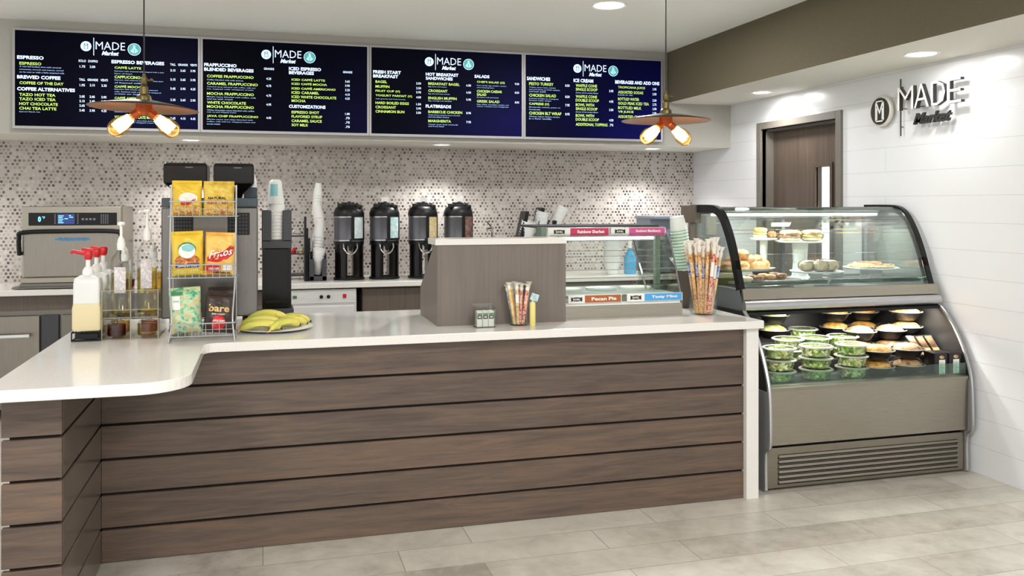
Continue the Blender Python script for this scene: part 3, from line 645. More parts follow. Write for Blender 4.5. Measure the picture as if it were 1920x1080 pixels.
# oven cabinet valance + undercounter fridge on the left
xl = -3.3
t_ = thing('valance_panel', (-1.6, 6.8, .70), 'dark brown panel under the back worktop above the steel fridge', 'panel')
b = MB(); b.box(-3.3, -.56, 6.82, 6.85, .772, .879, bev=.002); b.build('panel', 'laminate_dark', t_)
fr = thing('undercounter_fridge', (-1.8, 7.1, 0), 'stainless undercounter fridge drawer unit with bar handle below the oven', 'fridge')
b = MB(); b.box(-2.6, -1.12, 6.86, 7.38, .08, .77); b.build('body', 'steel_dark', fr)
b = MB(); b.box(-2.6, -1.505, 6.82, 6.858, .12, .735, bev=.004); d_ = b.build('door', 'steel_v', fr)
b = MB(); b.tube([(-2.35, 6.775, .60), (-1.56, 6.775, .60)], .013, 10); b.tube([(-2.2, 6.775, .60), (-2.2, 6.82, .60)], .008); b.tube([(-1.60, 6.775, .60), (-1.60, 6.82, .60)], .008); b.build('handle', 'steel_light', d_)
b = MB(); b.box(-1.495, -1.385, 6.825, 6.858, .12, .735, bev=.003); b.build('control_panel', 'darkgrey', fr)
b = MB(); b.box(-1.365, -1.13, 6.82, 6.858, .12, .735, bev=.003); b.build('side_panel', 'steel_dark', fr)
for q in range(4):
    b = MB(); b.lathe([(.02, 0), (.02, .08)], ((-2.5, -1.2)[q % 2], (6.95, 7.3)[q // 2], 0), 12); b.build('foot', 'black', fr)

# rapid-cook oven
ov = thing('countertop_oven', (-1.31, 7.1, ZT), 'stainless rapid-cook oven with black control strip and black loop handle', 'oven')
ox0, ox1, oy = -1.63, -.975, 6.84
b = MB(); b.box(ox0, ox1, oy + .03, 7.4, .955, 1.50, bev=.006); b.box(ox0 + .005, ox1 - .005, oy + .005, oy + .03, 1.33, 1.50, bev=.004); b.box(ox0, ox1, oy, oy + .03, .96, 1.0, bev=.004)
b.build('body', 'steel', ov)
b = MB(); b.box(ox0 + .02, ox1 - .01, oy - .01, oy + .0295, 1.005, 1.318, bev=.004); dr = b.build('door', 'steel_v', ov)
b = MB(); b.box(ox0 + .22, ox1 - .21, oy - .013, oy - .0105, 1.262, 1.272)
b.text('TURBOCHEF', ox0 + .24, ox1 - .22, 1.255, 1.279, lambda a, c, d: Vector((a, oy - .0145, c)), bold=.02)
M['blue_logo'] = mat('blue_logo', (66, 140, 196), .4); b.build('logo', 'blue_logo', dr)
b = MB(); b.tube(smooth_path([(ox0 + .0, oy - .03, 1.16), (ox0 + .0, oy - .04, 1.28), (ox0 + .03, oy - .045, 1.318), (ox0 + .3, oy - .045, 1.325), (ox1 - .05, oy - .045, 1.322), (ox1 - .0, oy - .045, 1.29), (ox1 + .015, oy - .04, 1.2), (ox1 + .03, oy - .03, 1.14)], 5), .0155, 8)
b.tube([(ox0, oy + .04, 1.17), (ox0, oy - .03, 1.17)], .014); b.tube([(ox1 + .02, oy + .04, 1.16), (ox1 + .02, oy - .03, 1.16)], .014); b.build('handle', 'black', dr, smooth=True)
b = MB(); b.box(ox0 + .05, ox1 - .035, oy - .002, oy + .0045, 1.365, 1.455, bev=.002); cpn = b.build('control_panel', 'black_gloss', ov)
M['lcd_blue'] = mat('lcd_blue', (30, 50, 110), .3, em=.5); M['lcd_text'] = mat('lcd_text', (120, 200, 235), .3, em=.7); M['grey_print'] = mat('grey_print', (120, 125, 130), .5)
b = MB(); b.box(ox0 + .235, ox0 + .345, oy - .004, oy - .0022, 1.375, 1.447, 0)
for i, (a, c_, l_) in enumerate(((.24, 1.43, .035), (.24, 1.418, .028), (.24, 1.406, .033), (.24, 1.394, .026), (.24, 1.382, .034), (.28, 1.41, .022), (.308, 1.432, .014), (.31, 1.42, .026))): b.box(ox0 + a, ox0 + a + l_, oy - .005, oy - .0041, c_, c_ + .006, 1)
b.build('lcd_display', ['lcd_blue', 'lcd_text'], cpn)
b = MB(); b.text('0', ox0 + .11, ox0 + .13, 1.39, 1.43, lambda a, c, d: Vector((a, oy - .0028, c)), bold=.05); b.text('°F', ox0 + .136, ox0 + .155, 1.412, 1.43, lambda a, c, d: Vector((a, oy - .0028, c)), bold=.03); b.build('clock_lettering', 'lcd_text', cpn)
b = MB()
for i in range(7):
    for q in (0, 1): b.box(ox0 + (.215, .362)[q], ox0 + (.223, .37)[q], oy - .0035, oy - .0022, 1.376 + i * .0105, 1.382 + i * .0105)
for i in range(4): b.box(ox0 + .39 + i * .025, ox0 + .405 + i * .025, oy - .0035, oy - .0022, 1.402, 1.416)
for i in range(4):
    for j in range(5): b.box(ox0 + .515 + i * .014, ox0 + .523 + i * .014, oy - .0035, oy - .0022, 1.378 + j * .014, 1.386 + j * .014)
b.build('button', 'grey_print', cpn)
b = MB(); b.box(ox0 - .05, ox1 + .02, oy - .03, 7.38, .925, .935, bev=.002); b.box(ox0 - .01, ox1, oy + .02, 7.38, .935, .956); b.build('base_plate', 'steel_dark', ov)
for x_ in (ox0 + .05, ox1 - .05):
    for y_ in (6.95, 7.3):
        b = MB(); b.lathe([(.015, 0), (.015, .006)], (x_, y_, .9201), 10); b.build('foot', 'black', ov)

# undercounter dishwasher
dw = thing('undercounter_dishwasher', (.43, 7.1, 0), 'pale stainless undercounter dishwasher with black knobs and red switch', 'dishwasher')
b = MB(); b.box(.135, .69, 6.80, 7.38, .0, .868, bev=.004); b.build('body', 'steel_light', dw)
b = MB(); b.box(.14, .685, 6.785, 6.7995, .765, .862, bev=.003); cp = b.build('control_panel', 'steel_light', dw)
b = MB(); b.box(.16, .672, 6.78, 6.7995, .1, .745, bev=.005); dd_ = b.build('door', 'steel_light', dw)
b = MB(); b.box(.16, .60, 6.765, 6.7795, .668, .682, bev=.003); b.build('handle', 'black', dd_)
for xk in (.425, .478):
    b = MB(); b.lathe([(.014, 0), (.013, .014), (.002, .016)], (xk, 6.785, .815), 16, mtx=Matrix.Rotation(PI / 2, 4, 'X')); b.build('knob', 'black', cp)
b = MB(); b.box(.585, .612, 6.778, 6.7848, .80, .832, bev=.002); b.build('red_switch', 'red', cp)
M['green'] = mat('green_plastic', (70, 120, 60), .4)
b = MB(); b.box(.215, .245, 6.779, 6.7848, .805, .828, bev=.002); b.build('green_indicator', 'green', cp)

# coffee servers
def server(label, lab_mat, x, yaw=0, gap='mosaic'):
    t_ = thing('coffee_server', (x, 7.06, ZT), label, 'coffee dispenser', 'black coffee servers on the back worktop')
    y = 7.06; r = .116
    b = MB(); b.lathe([(r, .31), (r + .001, .32), (r, .33), (r, .495), (r + .003, .50), (r + .001, .51)], (x, y, ZT), 40); b.build('tank', 'server_grey', t_, smooth=True)
    b = MB(); b.lathe([(r + .003, .50), (r + .005, .525), (r - .01, .565), (r - .03, .578), (.05, .583), (.045, .605), (.02, .61), (.001, .61)], (x, y, ZT), 40); b.box(x - .075, x + .075, y - .06, y + .06, ZT + .578, ZT + .595, bev=.006)
    b.box(x - .085, x - .055, y - .085, y - .04, ZT + .565, ZT + .60, bev=.005); b.box(x + .05, x + .09, y - .085, y - .03, ZT + .56, ZT + .592, bev=.005)
    for a_, z_ in ((-.08, .60), (-.045, .612), (.0, .618), (.06, .606), (.09, .59)): b.box(x + a_ - .012, x + a_ + .010, y - .05, y - .02, ZT + .565, ZT + z_, bev=.004)
    b.build('lid', 'black', t_, smooth=True)
    b = MB(); b.lathe([(r + .002, .305), (r + .003, .31), (r + .002, .315)], (x, y, ZT), 40); b.lathe([(r + .002, .49), (r + .003, .496), (r + .002, .502)], (x, y, ZT), 40); b.build('trim_band', 'alu', t_, smooth=True)
    # curved black cheeks and label, wrapped on the cylinder
    def wrap(bb, a0, a1, z0, z1, rr, n=10, m=0):
        for i in range(n):
            q = [a0 + (a1 - a0) * i / n, a0 + (a1 - a0) * (i + 1) / n]
            pts = [(x + rr * math.sin(q[0]), y - rr * math.cos(q[0])), (x + rr * math.sin(q[1]), y - rr * math.cos(q[1])), (x + (rr - .004) * math.sin(q[1]), y - (rr - .004) * math.cos(q[1])), (x + (rr - .004) * math.sin(q[0]), y - (rr - .004) * math.cos(q[0]))]
            b_ = bb.prism(pts, ZT + z0, ZT + z1, 'xy', m)
    b = MB(); wrap(b, .06, .25, .31, .51, r + .006); wrap(b, .25, 1.25, .31, .325, r + .006); wrap(b, .25, 1.25, .495, .51, r + .006); wrap(b, 1.0, 1.3, .31, .51, r + .006); b.build('gauge_frame', 'black', t_)
    b = MB(); wrap(b, .27, 1.0, .328, .492, r + .0055); b.build('label_card', lab_mat, t_)
    b = MB(); b.lathe([(r + .0, 0), (r + .006, .004), (r + .006, .016), (r - .01, .022), (.06, .022)], (x, y, ZT), 40, capt=False)
    b.lathe([(r - .004, .27), (r + .001, .275), (r + .001, .306), (r - .01, .309)], (x, y, ZT), 40)
    b.build('stand_base', 'black', t_, smooth=True)
    for sg in (-1, 1):
        b = MB(); wrap(b, sg * .20, sg * 1.35, .018, .275, r - .001, 10)
        b.prism([(x + sg * (r - .001) * math.sin(.20), y - (r - .001) * math.cos(.20)), (x + sg * .026, y + .06), (x + sg * .05, y + .06), (x + sg * .06, y - .08)], ZT + .018, ZT + .272); b.build('stand_leg', 'black_gloss', t_)
    b = MB(); b.lathe([(.02, 0), (.02, .03)], (x, y - r - .002, ZT + .275), 14, mtx=Matrix.Rotation(PI / 2, 4, 'X')); b.lathe([(.013, 0), (.016, .03), (.014, .05)], (x, y - r - .035, ZT + .235), 14); b.box(x - .008, x + .008, y - r - .045, y - r - .025, ZT + .285, ZT + .325, bev=.003); b.build('faucet', 'black', t_, smooth=True)
    b = MB(); b.tube(smooth_path([(x - .052, y - r, ZT + .285), (x - .05, y - r - .03, ZT + .25), (x - .028, y - r - .04, ZT + .218), (x, y - r - .042, ZT + .21), (x + .028, y - r - .04, ZT + .218), (x + .05, y - r - .03, ZT + .25), (x + .052, y - r, ZT + .285)], 4), .006, 8); b.build('faucet_guard', 'chrome', t_, smooth=True)
    return t_
M['server_grey'] = mat('server_grey_metal', (104, 104, 110), .35, .5)
M['lab_white'] = noisy('printed_white_card', [(.35, (222, 228, 230)), (.5, (190, 206, 208)), (.7, (236, 238, 238))], nscale=30)
M['lab_teal'] = noisy('printed_teal_card', [(.35, (206, 224, 222)), (.5, (160, 192, 196)), (.7, (228, 236, 234))], nscale=28)
M['lab_tan'] = noisy('printed_tan_card', [(.35, (226, 212, 168)), (.5, (206, 184, 130)), (.7, (230, 220, 184))], nscale=28)
M['lab_brown'] = noisy('printed_brown_card', [(.35, (74, 52, 48)), (.55, (120, 84, 72)), (.7, (160, 140, 130))], nscale=28)
for (u0, u1, lm, lb) in ((628, 683, 'lab_white', 'black coffee server with plain white label card, nearest the leaning cup stacks'), (695, 750, 'lab_teal', 'black coffee server with pale teal-and-white label card, second from the left'), (768, 822, 'lab_tan', 'black coffee server with tan label card, partly behind the grey riser box'), (836, 888, 'lab_brown', 'black coffee server with dark brown label card, rightmost of the row')):
    xm = (PY(u0, 400, 7.0).x + PY(u1, 400, 7.0).x) / 2
    t_ = server(lb, lm, xm)
    if lm != 'lab_white':
        p = thing('tent_card', (xm - .0, 7.06, 1.531), 'small white tag standing on the lid of the coffee server with ' + {'lab_teal': 'the teal label', 'lab_tan': 'the tan label', 'lab_brown': 'the brown label'}[lm], 'tag', 'small white tags on the coffee servers')
        b = MB(); b.box(xm - .03, xm + .03, 7.02, 7.024, 1.531, 1.572); b.box(xm - .03, xm + .03, 7.02, 7.05, 1.5305, 1.533); b.build('card', 'white_dull', p)

# leaning stacks of white cups with their black holder
def cup_profile(r0, r1, h): return [(r0, 0), (r0 * 1.0, .002), (r1, h - .004), (r1 + .003, h - .002), (r1 + .002, h), (r1 - .001, h - .001), (r0 - .002, .004), (.001, .004)]
def stack(x, y, z, n, step, d, r0, r1, h, m, label, grp, name='paper_cup', flip=False):
    d = Vector(d).normalized(); q = d.to_track_quat('Z', 'X')
    b = MB(); b.lathe(cup_profile(r0, r1, h), (0, 0, 0), 24, capt=False, capb=True)
    src = None
    for i in range(n):
        loc = Vector((x, y, z)) + d * step * i
        if src is None:
            src = b.build(name, m, None, smooth=True); o = src
        else: o = src.copy(); COL.objects.link(o)
        o.location = loc; qq = q.copy()
        o.rotation_mode = 'QUATERNION'; o.rotation_quaternion = (q @ Matrix.Rotation(PI, 3, 'X').to_quaternion()) if flip else q
        if flip: o.location = loc + d * h
        lab = label if isinstance(label, str) else label(i, n)
        tag(o, lab, 'cup', grp)
    return src
M['cup_white'] = mat('white_paper_cup', (238, 238, 235), .45)
M['lid_white'] = mat('white_cup_lid', (236, 236, 236), .4)
ch = thing('cup_lid_holder', (.40, 7.0, ZT), 'dark grey slotted cup holder with black side fins below the leaning white cups', 'cup holder')
b = MB(); cx0, cx1 = .345, .475
b.box(cx0, cx0 + .035, 6.93, 6.945, .925, 1.09, bev=.003); b.box(cx1 - .035, cx1, 6.93, 6.945, .925, 1.09, bev=.003); b.box(cx0, cx1, 6.93, 6.945, .925, .96, bev=.003)
b.box(cx0, cx0 + .006, 6.945, 7.12, .925, 1.13); b.box(cx1 - .006, cx1, 6.945, 7.12, .925, 1.13); b.box(cx0, cx1, 7.115, 7.12, .925, 1.16); b.box(cx0, cx1, 6.93, 7.12, .92, .926)
b.build('bin', 'darkgrey', ch)
for (xa, za) in ((.315, 1.42), (.33, 1.33), (.345, 1.25)):
    b = MB(); b.box(xa - .008, xa + .008, 6.95 + (xa - .315) * 1.2, 6.965 + (xa - .315) * 1.2 + .06, .921, za, bev=.003); b.build('fin', 'black', ch)
stack(.41, 7.02, .97, 5, .02, (.06, -.18, 1), .030, .046, .12, 'cup_white', 'white cup in the front slot of the dark cup holder', 'white cups in the front slot of the dark holder', flip=False)
stack(.405, 7.08, 1.14, 6, .024, (.12, -.05, 1), .032, .045, .13, 'cup_white', 'white cup in the lower leaning stack above the dark holder', 'white cups of the lower leaning stack', flip=True)
stack(.44, 7.10, 1.30, 6, .022, (-.14, -.05, 1), .030, .043, .12, 'cup_white', 'white cup in the middle leaning stack above the dark holder', 'white cups of the middle leaning stack', flip=True)
stack(.41, 7.14, 1.43, 8, .022, (.06, .0, 1), .024, .038, .10, 'cup_white', 'small white cup in the tallest leaning stack above the dark holder', 'white cups of the tallest leaning stack', flip=True)

# small wire condiment shelf behind the tower
ws = thing('wire_shelf', (.25, 7.2, ZT), 'small black two-tier wire shelf between cup tower and leaning cups', 'shelf')
for x_ in (.17, .32):
    for y_ in (7.1, 7.3):
        b = MB(); b.tube([(x_, y_, .92), (x_, y_, 1.31)], .003, 6); b.build('post', 'wire', ws)
for z_ in (.95, 1.12, 1.26):
    b = MB(); b.box(.165, .325, 7.095, 7.305, z_, z_ + .006); b.tube([(.165, 7.095, z_ + .025), (.325, 7.095, z_ + .025)], .002, 6); b.build('shelf_tray', 'black', ws)
for i, (x_, c_, nm) in enumerate(((.195, 'red', 'red'), (.235, 'red', 'dark red'), (.29, 'lab_tan', 'tan'))):
    b = MB(); b.lathe([(.014, 0), (.017, .01), (.017, .035), (.008, .045), (.001, .047)], (x_, 7.13, 1.1262), 14)
    tag(b.build('sauce_jar', c_, None, (x_, 7.13, 1.1262), smooth=True), ['tiny red jar at the left end of the wire shelf', 'tiny red jar in the middle of the wire shelf', 'tiny tan jar at the right end of the wire shelf'][i], 'jar', 'tiny jars on the wire shelf')
b = MB(); b.lathe([(.03, 0), (.05, .03), (.045, .045), (.02, .05), (.001, .05)], (.245, 7.2, 1.2665), 18)
tag(b.build('small_bowl', 'glass_clear', None, (.245, 7.2, 1.2665), smooth=True), 'clear glass bowl on the top tier of the wire shelf', 'bowl')

# lid organiser with plastic cups/lids right of the servers
lo = thing('lid_organizer', (2.2, 7.1, ZT), 'black slanted lid organizer holding white lids above the grey riser', 'organizer')
for i, (xa, yy) in enumerate(((1.99, 7.05), (2.13, 7.08), (2.27, 7.11))):
    b = MB(); mt = Matrix.Translation((xa, yy, ZT)) @ Matrix.Rotation(.22, 4, 'Y')
    b.box(-.012, .02, -.08, .08, .012, .55 + .03 * (i == 1) - .08 * (i == 2), bev=.004, mtx=mt); b.box(-.012, .09, -.08, .08, .012, .02, mtx=mt); b.box(.02, .10, -.085, -.078, .10, .27, mtx=mt); b.build('divider', 'black', lo)
b = MB(); b.box(1.95, 2.42, 6.98, 7.2, ZT, .936, bev=.003); b.build('base', 'black', lo)
for (x_, y_, z_, n_, d_, r0, r1, h, lb) in ((2.10, 7.04, 1.17, 6, (.16, -.2, 1), .04, .06, .09, 'left'), (2.22, 7.07, 1.22, 7, (.2, -.15, 1), .038, .056, .1, 'middle'), (2.32, 7.1, 1.2, 10, (.5, -.05, 1), .032, .052, .11, 'right')):
    stack(x_, y_, z_, n_, .024, d_, r0, r1, h, 'frosted', 'clear plastic cup in the %s slanted stack of the black lid organizer' % lb, 'clear cups of the %s organizer stack' % lb, 'plastic_cup')
# faucet and two porcelain cups
fc = thing('sink_faucet', (1.86, 7.25, ZT), 'small dark bent faucet on the back worktop right of the coffee servers', 'faucet')
b = MB(); b.tube(smooth_path([(1.88, 7.25, .92), (1.88, 7.25, 1.25), (1.875, 7.22, 1.30), (1.86, 7.16, 1.315), (1.80, 7.12, 1.31)], 5), .011, 10); b.lathe([(.022, 0), (.02, .02)], (1.88, 7.25, .92), 14); b.build('spout', 'chrome', fc, smooth=True)
b = MB(); b.tube([(1.875, 7.22, 1.31), (1.82, 7.2, 1.37)], .005, 8); b.build('lever', 'black', fc)
for i, x_ in enumerate((1.905, 1.955)):
    z_ = 1.18
    t_ = thing('soap_dispenser', (x_ + .02, 7.15, ZT), ['white pump bottle just right of the dark faucet', 'white pump bottle just left of the black lid organizer'][i], 'bottle', 'white pump bottles by the faucet')
    b = MB(); b.lathe([(.024, 0), (.026, .01), (.026, .22), (.02, .25), (.01, .265)], (x_ + .02, 7.15, ZT), 18); b.build('bottle_body', 'white', t_, smooth=True)
    b = MB(); b.lathe([(.009, .265), (.009, .30)], (x_ + .02, 7.15, ZT), 12); b.tube([(x_ + .02, 7.15, ZT + .30), (x_ - .005, 7.13, ZT + .31)], .007); b.build('pump', 'white', t_, smooth=True)
# items glimpsed through the ice cream case
for i, (u, n_) in enumerate(((1150, 10),)):
    p = PY(u, 515, 6.95)
    stack(p.x, 6.98, .921, n_, .03, (0, 0, 1), .045, .075, .12, 'frosted', 'clear plastic bowl stacked on the back worktop behind the ice cream case', 'clear bowls stacked behind the ice cream case', 'plastic_bowl')
p = PY(1184, 500, 6.95)
t_ = thing('spray_bottle', (p.x, 6.98, ZT), 'blue liquid bottle with white cap behind the ice cream case', 'bottle')
M['blue_liq'] = mat('blue_liquid', (70, 160, 205), .2)
b = MB(); b.lathe([(.05, 0), (.053, .01), (.053, .14), (.02, .2), (.016, .22)], (p.x, 6.98, ZT), 18); b.build('bottle_body', 'blue_liq', t_, smooth=True)
b = MB(); b.lathe([(.017, .22), (.02, .225), (.016, .29), (.001, .30)], (p.x, 6.98, ZT), 14); b.build('cap', 'white', t_, smooth=True)
# dark coffee machine with chrome levers at the right
p = PY(1252, 420, 6.98)
gm = thing('espresso_machine', (p.x, 7.15, ZT), 'dark slate-blue coffee machine with chrome taps behind the ice cream case', 'coffee machine')
M['slate'] = mat('slate_grey_plastic', (128, 136, 148), .35)
M['teal_dark'] = mat('dark_teal_plastic', (62, 74, 84), .35)
b = MB(); b.box(p.x - .13, p.x + .13, 7.06, 7.36, .96, 1.40, bev=.008); b.box(p.x - .145, p.x + .145, 6.95, 7.36, 1.385, 1.415, bev=.008); b.box(p.x - .14, p.x + .14, 6.9, 7.36, .93, .97, bev=.006); b.build('body', 'slate', gm)
for sx in (-.05, .06):
    b = MB(); b.lathe([(.03, 0), (.03, .02), (.02, .03), (.018, .1), (.01, .11)], (p.x + sx, 6.99, 1.17), 16); b.tube([(p.x + sx, 7.06, 1.25), (p.x + sx, 6.98, 1.25)], .012); b.tube([(p.x + sx, 6.98, 1.17), (p.x + sx + .01, 6.97, 1.1)], .006); b.build('tap', 'chrome', gm, smooth=True)
for sx in (-.11, .11):
    for y_ in (6.95, 7.3):
        b = MB(); b.lathe([(.015, 0), (.015, .011)], (p.x + sx, y_, .92), 10); b.build('foot', 'black', gm)

# ================================================================== ON THE WORKTOP, LEFT
# --- twin-hopper coffee grinder/brewer cabinet (seen from its back)
mx0, mx1, my0, my1 = -.452, -.025, 4.34, 4.78
cm = thing('coffee_brewer', (-.24, 4.55, ZT), 'stainless bean-to-cup brewer seen from its back, with two black bean hoppers on top', 'coffee machine')
b = MB(); b.box(mx0, mx1, my0, my1, .985, 1.50, bev=.006); b.build('cabinet', 'steel_vd', cm)
b = MB(); b.box(mx0, mx1, my0 + .01, my1, 1.501, 1.545, bev=.004); b.build('top_frame', 'teal_dark', cm)
for (xa, xb) in ((mx0 + .05, mx0 + .14), (mx1 - .135, mx1 - .035)):
    b = MB(); b.box(xa, xb, my0 - .003, my0 + .001, 1.37, 1.475, 0)
    for i in range(6):
        for j in range(6): b.box(xa + .009 + i * (xb - xa - .02) / 5.6, xa + .016 + i * (xb - xa - .02) / 5.6, my0 - .005, my0 - .003, 1.378 + j * .0165, 1.386 + j * .0165, 1)
    b.build('vent_panel', ['black', 'darkgrey'], cm)
for (u0, u1, side) in ((306, 388, 0), (400, 476, 1)):
    a0, a1 = PY(u0, 310, 4.42).x, PY(u1, 310, 4.42).x; xm = (a0 + a1) / 2
    hw = (a1 - a0) / 2
    b = MB()
    def ring(z, w_, d_): return [b.bm.verts.new((xm + sx * w_, 4.55 + sy * d_, z)) for sx, sy in ((-1, -1), (1, -1), (1, 1), (-1, 1))]
    R_ = [ring(z, w_, d_) for z, w_, d_ in ((1.545, hw * .38, .06), (1.565, hw * .42, .07), (1.615, hw, .13), (1.702, hw, .13), (1.712, hw * .93, .12))]
    for i in range(4):
        for k in range(4): b.bm.faces.new((R_[i][k], R_[i][(k + 1) % 4], R_[i + 1][(k + 1) % 4], R_[i + 1][k]))
    b.bm.faces.new(R_[0]); b.bm.faces.new(R_[-1])
    bmesh.ops.bevel(b.bm, geom=list(b.bm.edges), offset=.006, segments=2, profile=.5, affect='EDGES')
    hp = b.build('bean_hopper', 'black_gloss', cm)
    b = MB(); b.box(xm + .0, xm + .035, 4.4185, 4.4205, 1.688, 1.692); b.build('hopper_latch', 'grey', hp)
for x_ in (mx0 + .06, mx1 - .04):
    for y_ in (my0 + .06, my1 - .06):
        b = MB(); b.lathe([(.034, 0), (.03, .01), (.03, .065)], (x_, y_, ZT + .0), 16); b.build('leg', 'black', cm)
# small white dome-lid stack and teal box beside the hoppers
b = MB(); b.lathe([(.03, 0), (.03, .06), (.014, .11), (.001, .113)], (.0, 4.95, ZT), 12)
b.bm.free()
pc = PY(469, 390, 4.7)
b = MB(); b.box(pc.x - .03, pc.x + .035, 4.64, 4.74, 1.5455, 1.60, bev=.004)
tag(b.build('napkin_box', 'teal_dark', None, (pc.x, 4.7, 1.5455)), 'small dark teal box on the brewer beside the right bean hopper', 'box')
stack(pc.x, 4.69, 1.6005, 3, .012, (0, 0, 1), .022, .034, .05, 'cup_white', 'white cup upside down on the small dark teal box', 'white cups on the teal box', flip=True)

# --- snack rack
ra0, ra1, rf, rb = -.388, -.118, 4.03, 4.21
rk = thing('snack_rack', (-.253, 4.12, ZT), 'three-tier grey wire snack rack standing on the counter', 'rack')
b = MB()
for x_ in (ra0, ra1):
    b.tube(smooth_path([(x_, rf - .03, ZT + .004), (x_ + (.01 if x_ < -.2 else -.01), rf + .01, ZT + .10), (x_, rf + .02, 1.2), (x_ + (.005), rf + .05, 1.60)], 6), .0035, 8)
    b.tube([(x_, rb, ZT + .004), (x_, rb, 1.57)], .0035, 8); b.tube([(x_, rf - .03, ZT + .004), (x_, rb + .02, ZT + .004)], .0035, 8)
    b.tube([(x_, rf + .05, 1.595), (x_, rb, 1.565)], .0035, 8)
b.build('frame', 'wire', rk, smooth=True)
tiers = [(1.462, 1.527, .03), (1.195, 1.252, .015), (.943, .998, .0)]
for (z0, z1, yo) in tiers:
    b = MB(); y0, y1 = rf + yo, rb - .005
    ck = smooth_path([(ra0 + .004, y0 + .01, z0), (ra0 + .012, y0, z0), (ra1 - .012, y0, z0), (ra1 - .004, y0 + .01, z0), (ra1 - .004, y1, z0), (ra0 + .004, y1, z0)], 2)
    b.tube(ck, .0022, 6, closed=True)
    b.tube([(ra0, y0 - .006, z1), (ra1, y0 - .006, z1), (ra1, y1, z1), (ra0, y1, z1)], .003, 6, closed=True)
    n = 9
    for i in range(n + 1):
        x_ = ra0 + .008 + (ra1 - ra0 - .016) * i / n
        b.tube([(x_, y0 - .006, z1), (x_, y0, z0), (x_, y1, z0), (x_, y1, z1)], .0013, 5)
    b.tube([(ra0 + .004, y0 - .002, (z0 + z1) / 2), (ra1 - .004, y0 - .002, (z0 + z1) / 2)], .0013, 5)
    b.build('basket', 'wire', rk)

def bag(name, label, cx, cy, z0, w_, h_, mats_, deco, lean=.06, bulge=.028, rotz=0, group=None, roll=0):
    """pillow bag; deco(fn, part) adds printed pieces with fn(a,b,d): a,b in -1..1 on the front"""
    t_ = thing(name, (cx, cy, z0), label, 'snack bag', group)
    rz = Matrix.Rotation(rotz, 4, 'Z') @ Matrix.Rotation(roll, 4, 'Y') @ Matrix.Rotation(-lean, 4, 'X')
    seed = random.random() * 10
    def sf(a, b_, side):
        e = max(0, 1 - abs(a) ** 3) * max(0, 1 - abs(b_) ** 4)
        wr = .004 * math.sin(a * 9 + seed + b_ * 3) * (1 - e * .4) + .003 * math.sin(b_ * 13 + a * 5 + seed) + .0035 * math.sin(b_ * 5 - a * 7 + seed * 2) * abs(b_)
        y_ = side * (bulge * e ** .7) + wr * e
        pinch = 1 - .05 * (1 - abs(b_)) - .03 * abs(b_) ** 6
        return rz @ Vector((a * w_ / 2 * pinch, y_, (b_ + 1) / 2 * h_))
    b = MB()
    for side in (-1, 1): b.grid(lambda i, j: sf(i * 2 - 1, j * 2 - 1, side), 20, 24, 0)
    bmesh.ops.remove_doubles(b.bm, verts=b.bm.verts, dist=.0004)
    b.build('pouch', mats_[0], t_, smooth=True, ang=80, world=False)
    # crimped top and bottom seals
    for (s_, bb_) in ((1, .97), (-1, -1.0)):
        b = MB()
        def seal(i, j):
            a = i * 2 - 1; p = sf(a, s_ * .995, -1); p.z += (j * .012 - .002) * s_; p.y += .0012 * (-1) ** int(i * 40 + .5) - .001; return p
        if s_ > 0: b.grid(seal, 40, 1); b.build('top_seal', mats_[1], t_, world=False)
        else: b.bm.free()
    def fn(a, c, d=0):
        p = sf(a, c, -1); return p + rz.to_3x3() @ Vector((0, -.0016 - d, 0))
    deco(t_, fn)
    return t_
def patch(t_, fn, name, m, pts, d=0, sub=6):
    """a printed patch of the bag surface: polygon in (a,b), gridded so that it follows the bulge"""
    b = MB()
    cxm = sum(p[0] for p in pts) / len(pts); cym = sum(p[1] for p in pts) / len(pts)
    n = len(pts); rings = [[b.bm.verts.new(fn(cxm + (p[0] - cxm) * k / sub, cym + (p[1] - cym) * k / sub, d)) for p in pts] for k in range(1, sub + 1)]
    c0 = b.bm.verts.new(fn(cxm, cym, d))
    for i in range(n): b.bm.faces.new((c0, rings[0][i], rings[0][(i + 1) % n]))
    for k in range(sub - 1):
        for i in range(n): b.bm.faces.new((rings[k][i], rings[k][(i + 1) % n], rings[k + 1][(i + 1) % n], rings[k + 1][i]))
    return b.build(name, m, t_, world=False)
def ell(cx, cy, rx, ry_, n=24, rot=0): return [(cx + rx * math.cos(q * 2 * PI / n) * math.cos(rot) - ry_ * math.sin(q * 2 * PI / n) * math.sin(rot), cy + rx * math.cos(q * 2 * PI / n) * math.sin(rot) + ry_ * math.sin(q * 2 * PI / n) * math.cos(rot)) for q in range(n)]
def rect(a0, a1, c0, c1, n=6):
    o = [(a0 + (a1 - a0) * i / n, c0) for i in range(n)] + [(a1, c0 + (c1 - c0) * i / n) for i in range(n)] + [(a1 - (a1 - a0) * i / n, c1) for i in range(n)] + [(a0, c1 - (c1 - c0) * i / n) for i in range(n)]
    return o
def lettering(t_, fn, s_, m, a0, a1, c0, c1, bold=.03, shear=0, name='lettering', d=.0012, rise=0):
    b = MB(); b.text(s_, a0, a1, c0, c1, lambda a, c, dd: fn(a, c + rise * (a - a0), d), bold=bold, shear=shear); return b.build(name, m, t_, world=False)
def foil(name, stops, sc=6, rough=.28): return noisy(name, stops, nscale=sc, rough=rough, nrough=.5, detail=2)
M['foil_yellow'] = foil('yellow_foil', [(.35, (218, 182, 40)), (.6, (238, 206, 70))])
M['foil_yellow2'] = foil('golden_foil', [(.35, (204, 170, 48)), (.6, (226, 200, 92))], 30)
M['foil_orange'] = foil('orange_yellow_foil', [(.3, (224, 150, 50)), (.5, (240, 190, 90)), (.7, (246, 214, 130))], 14)
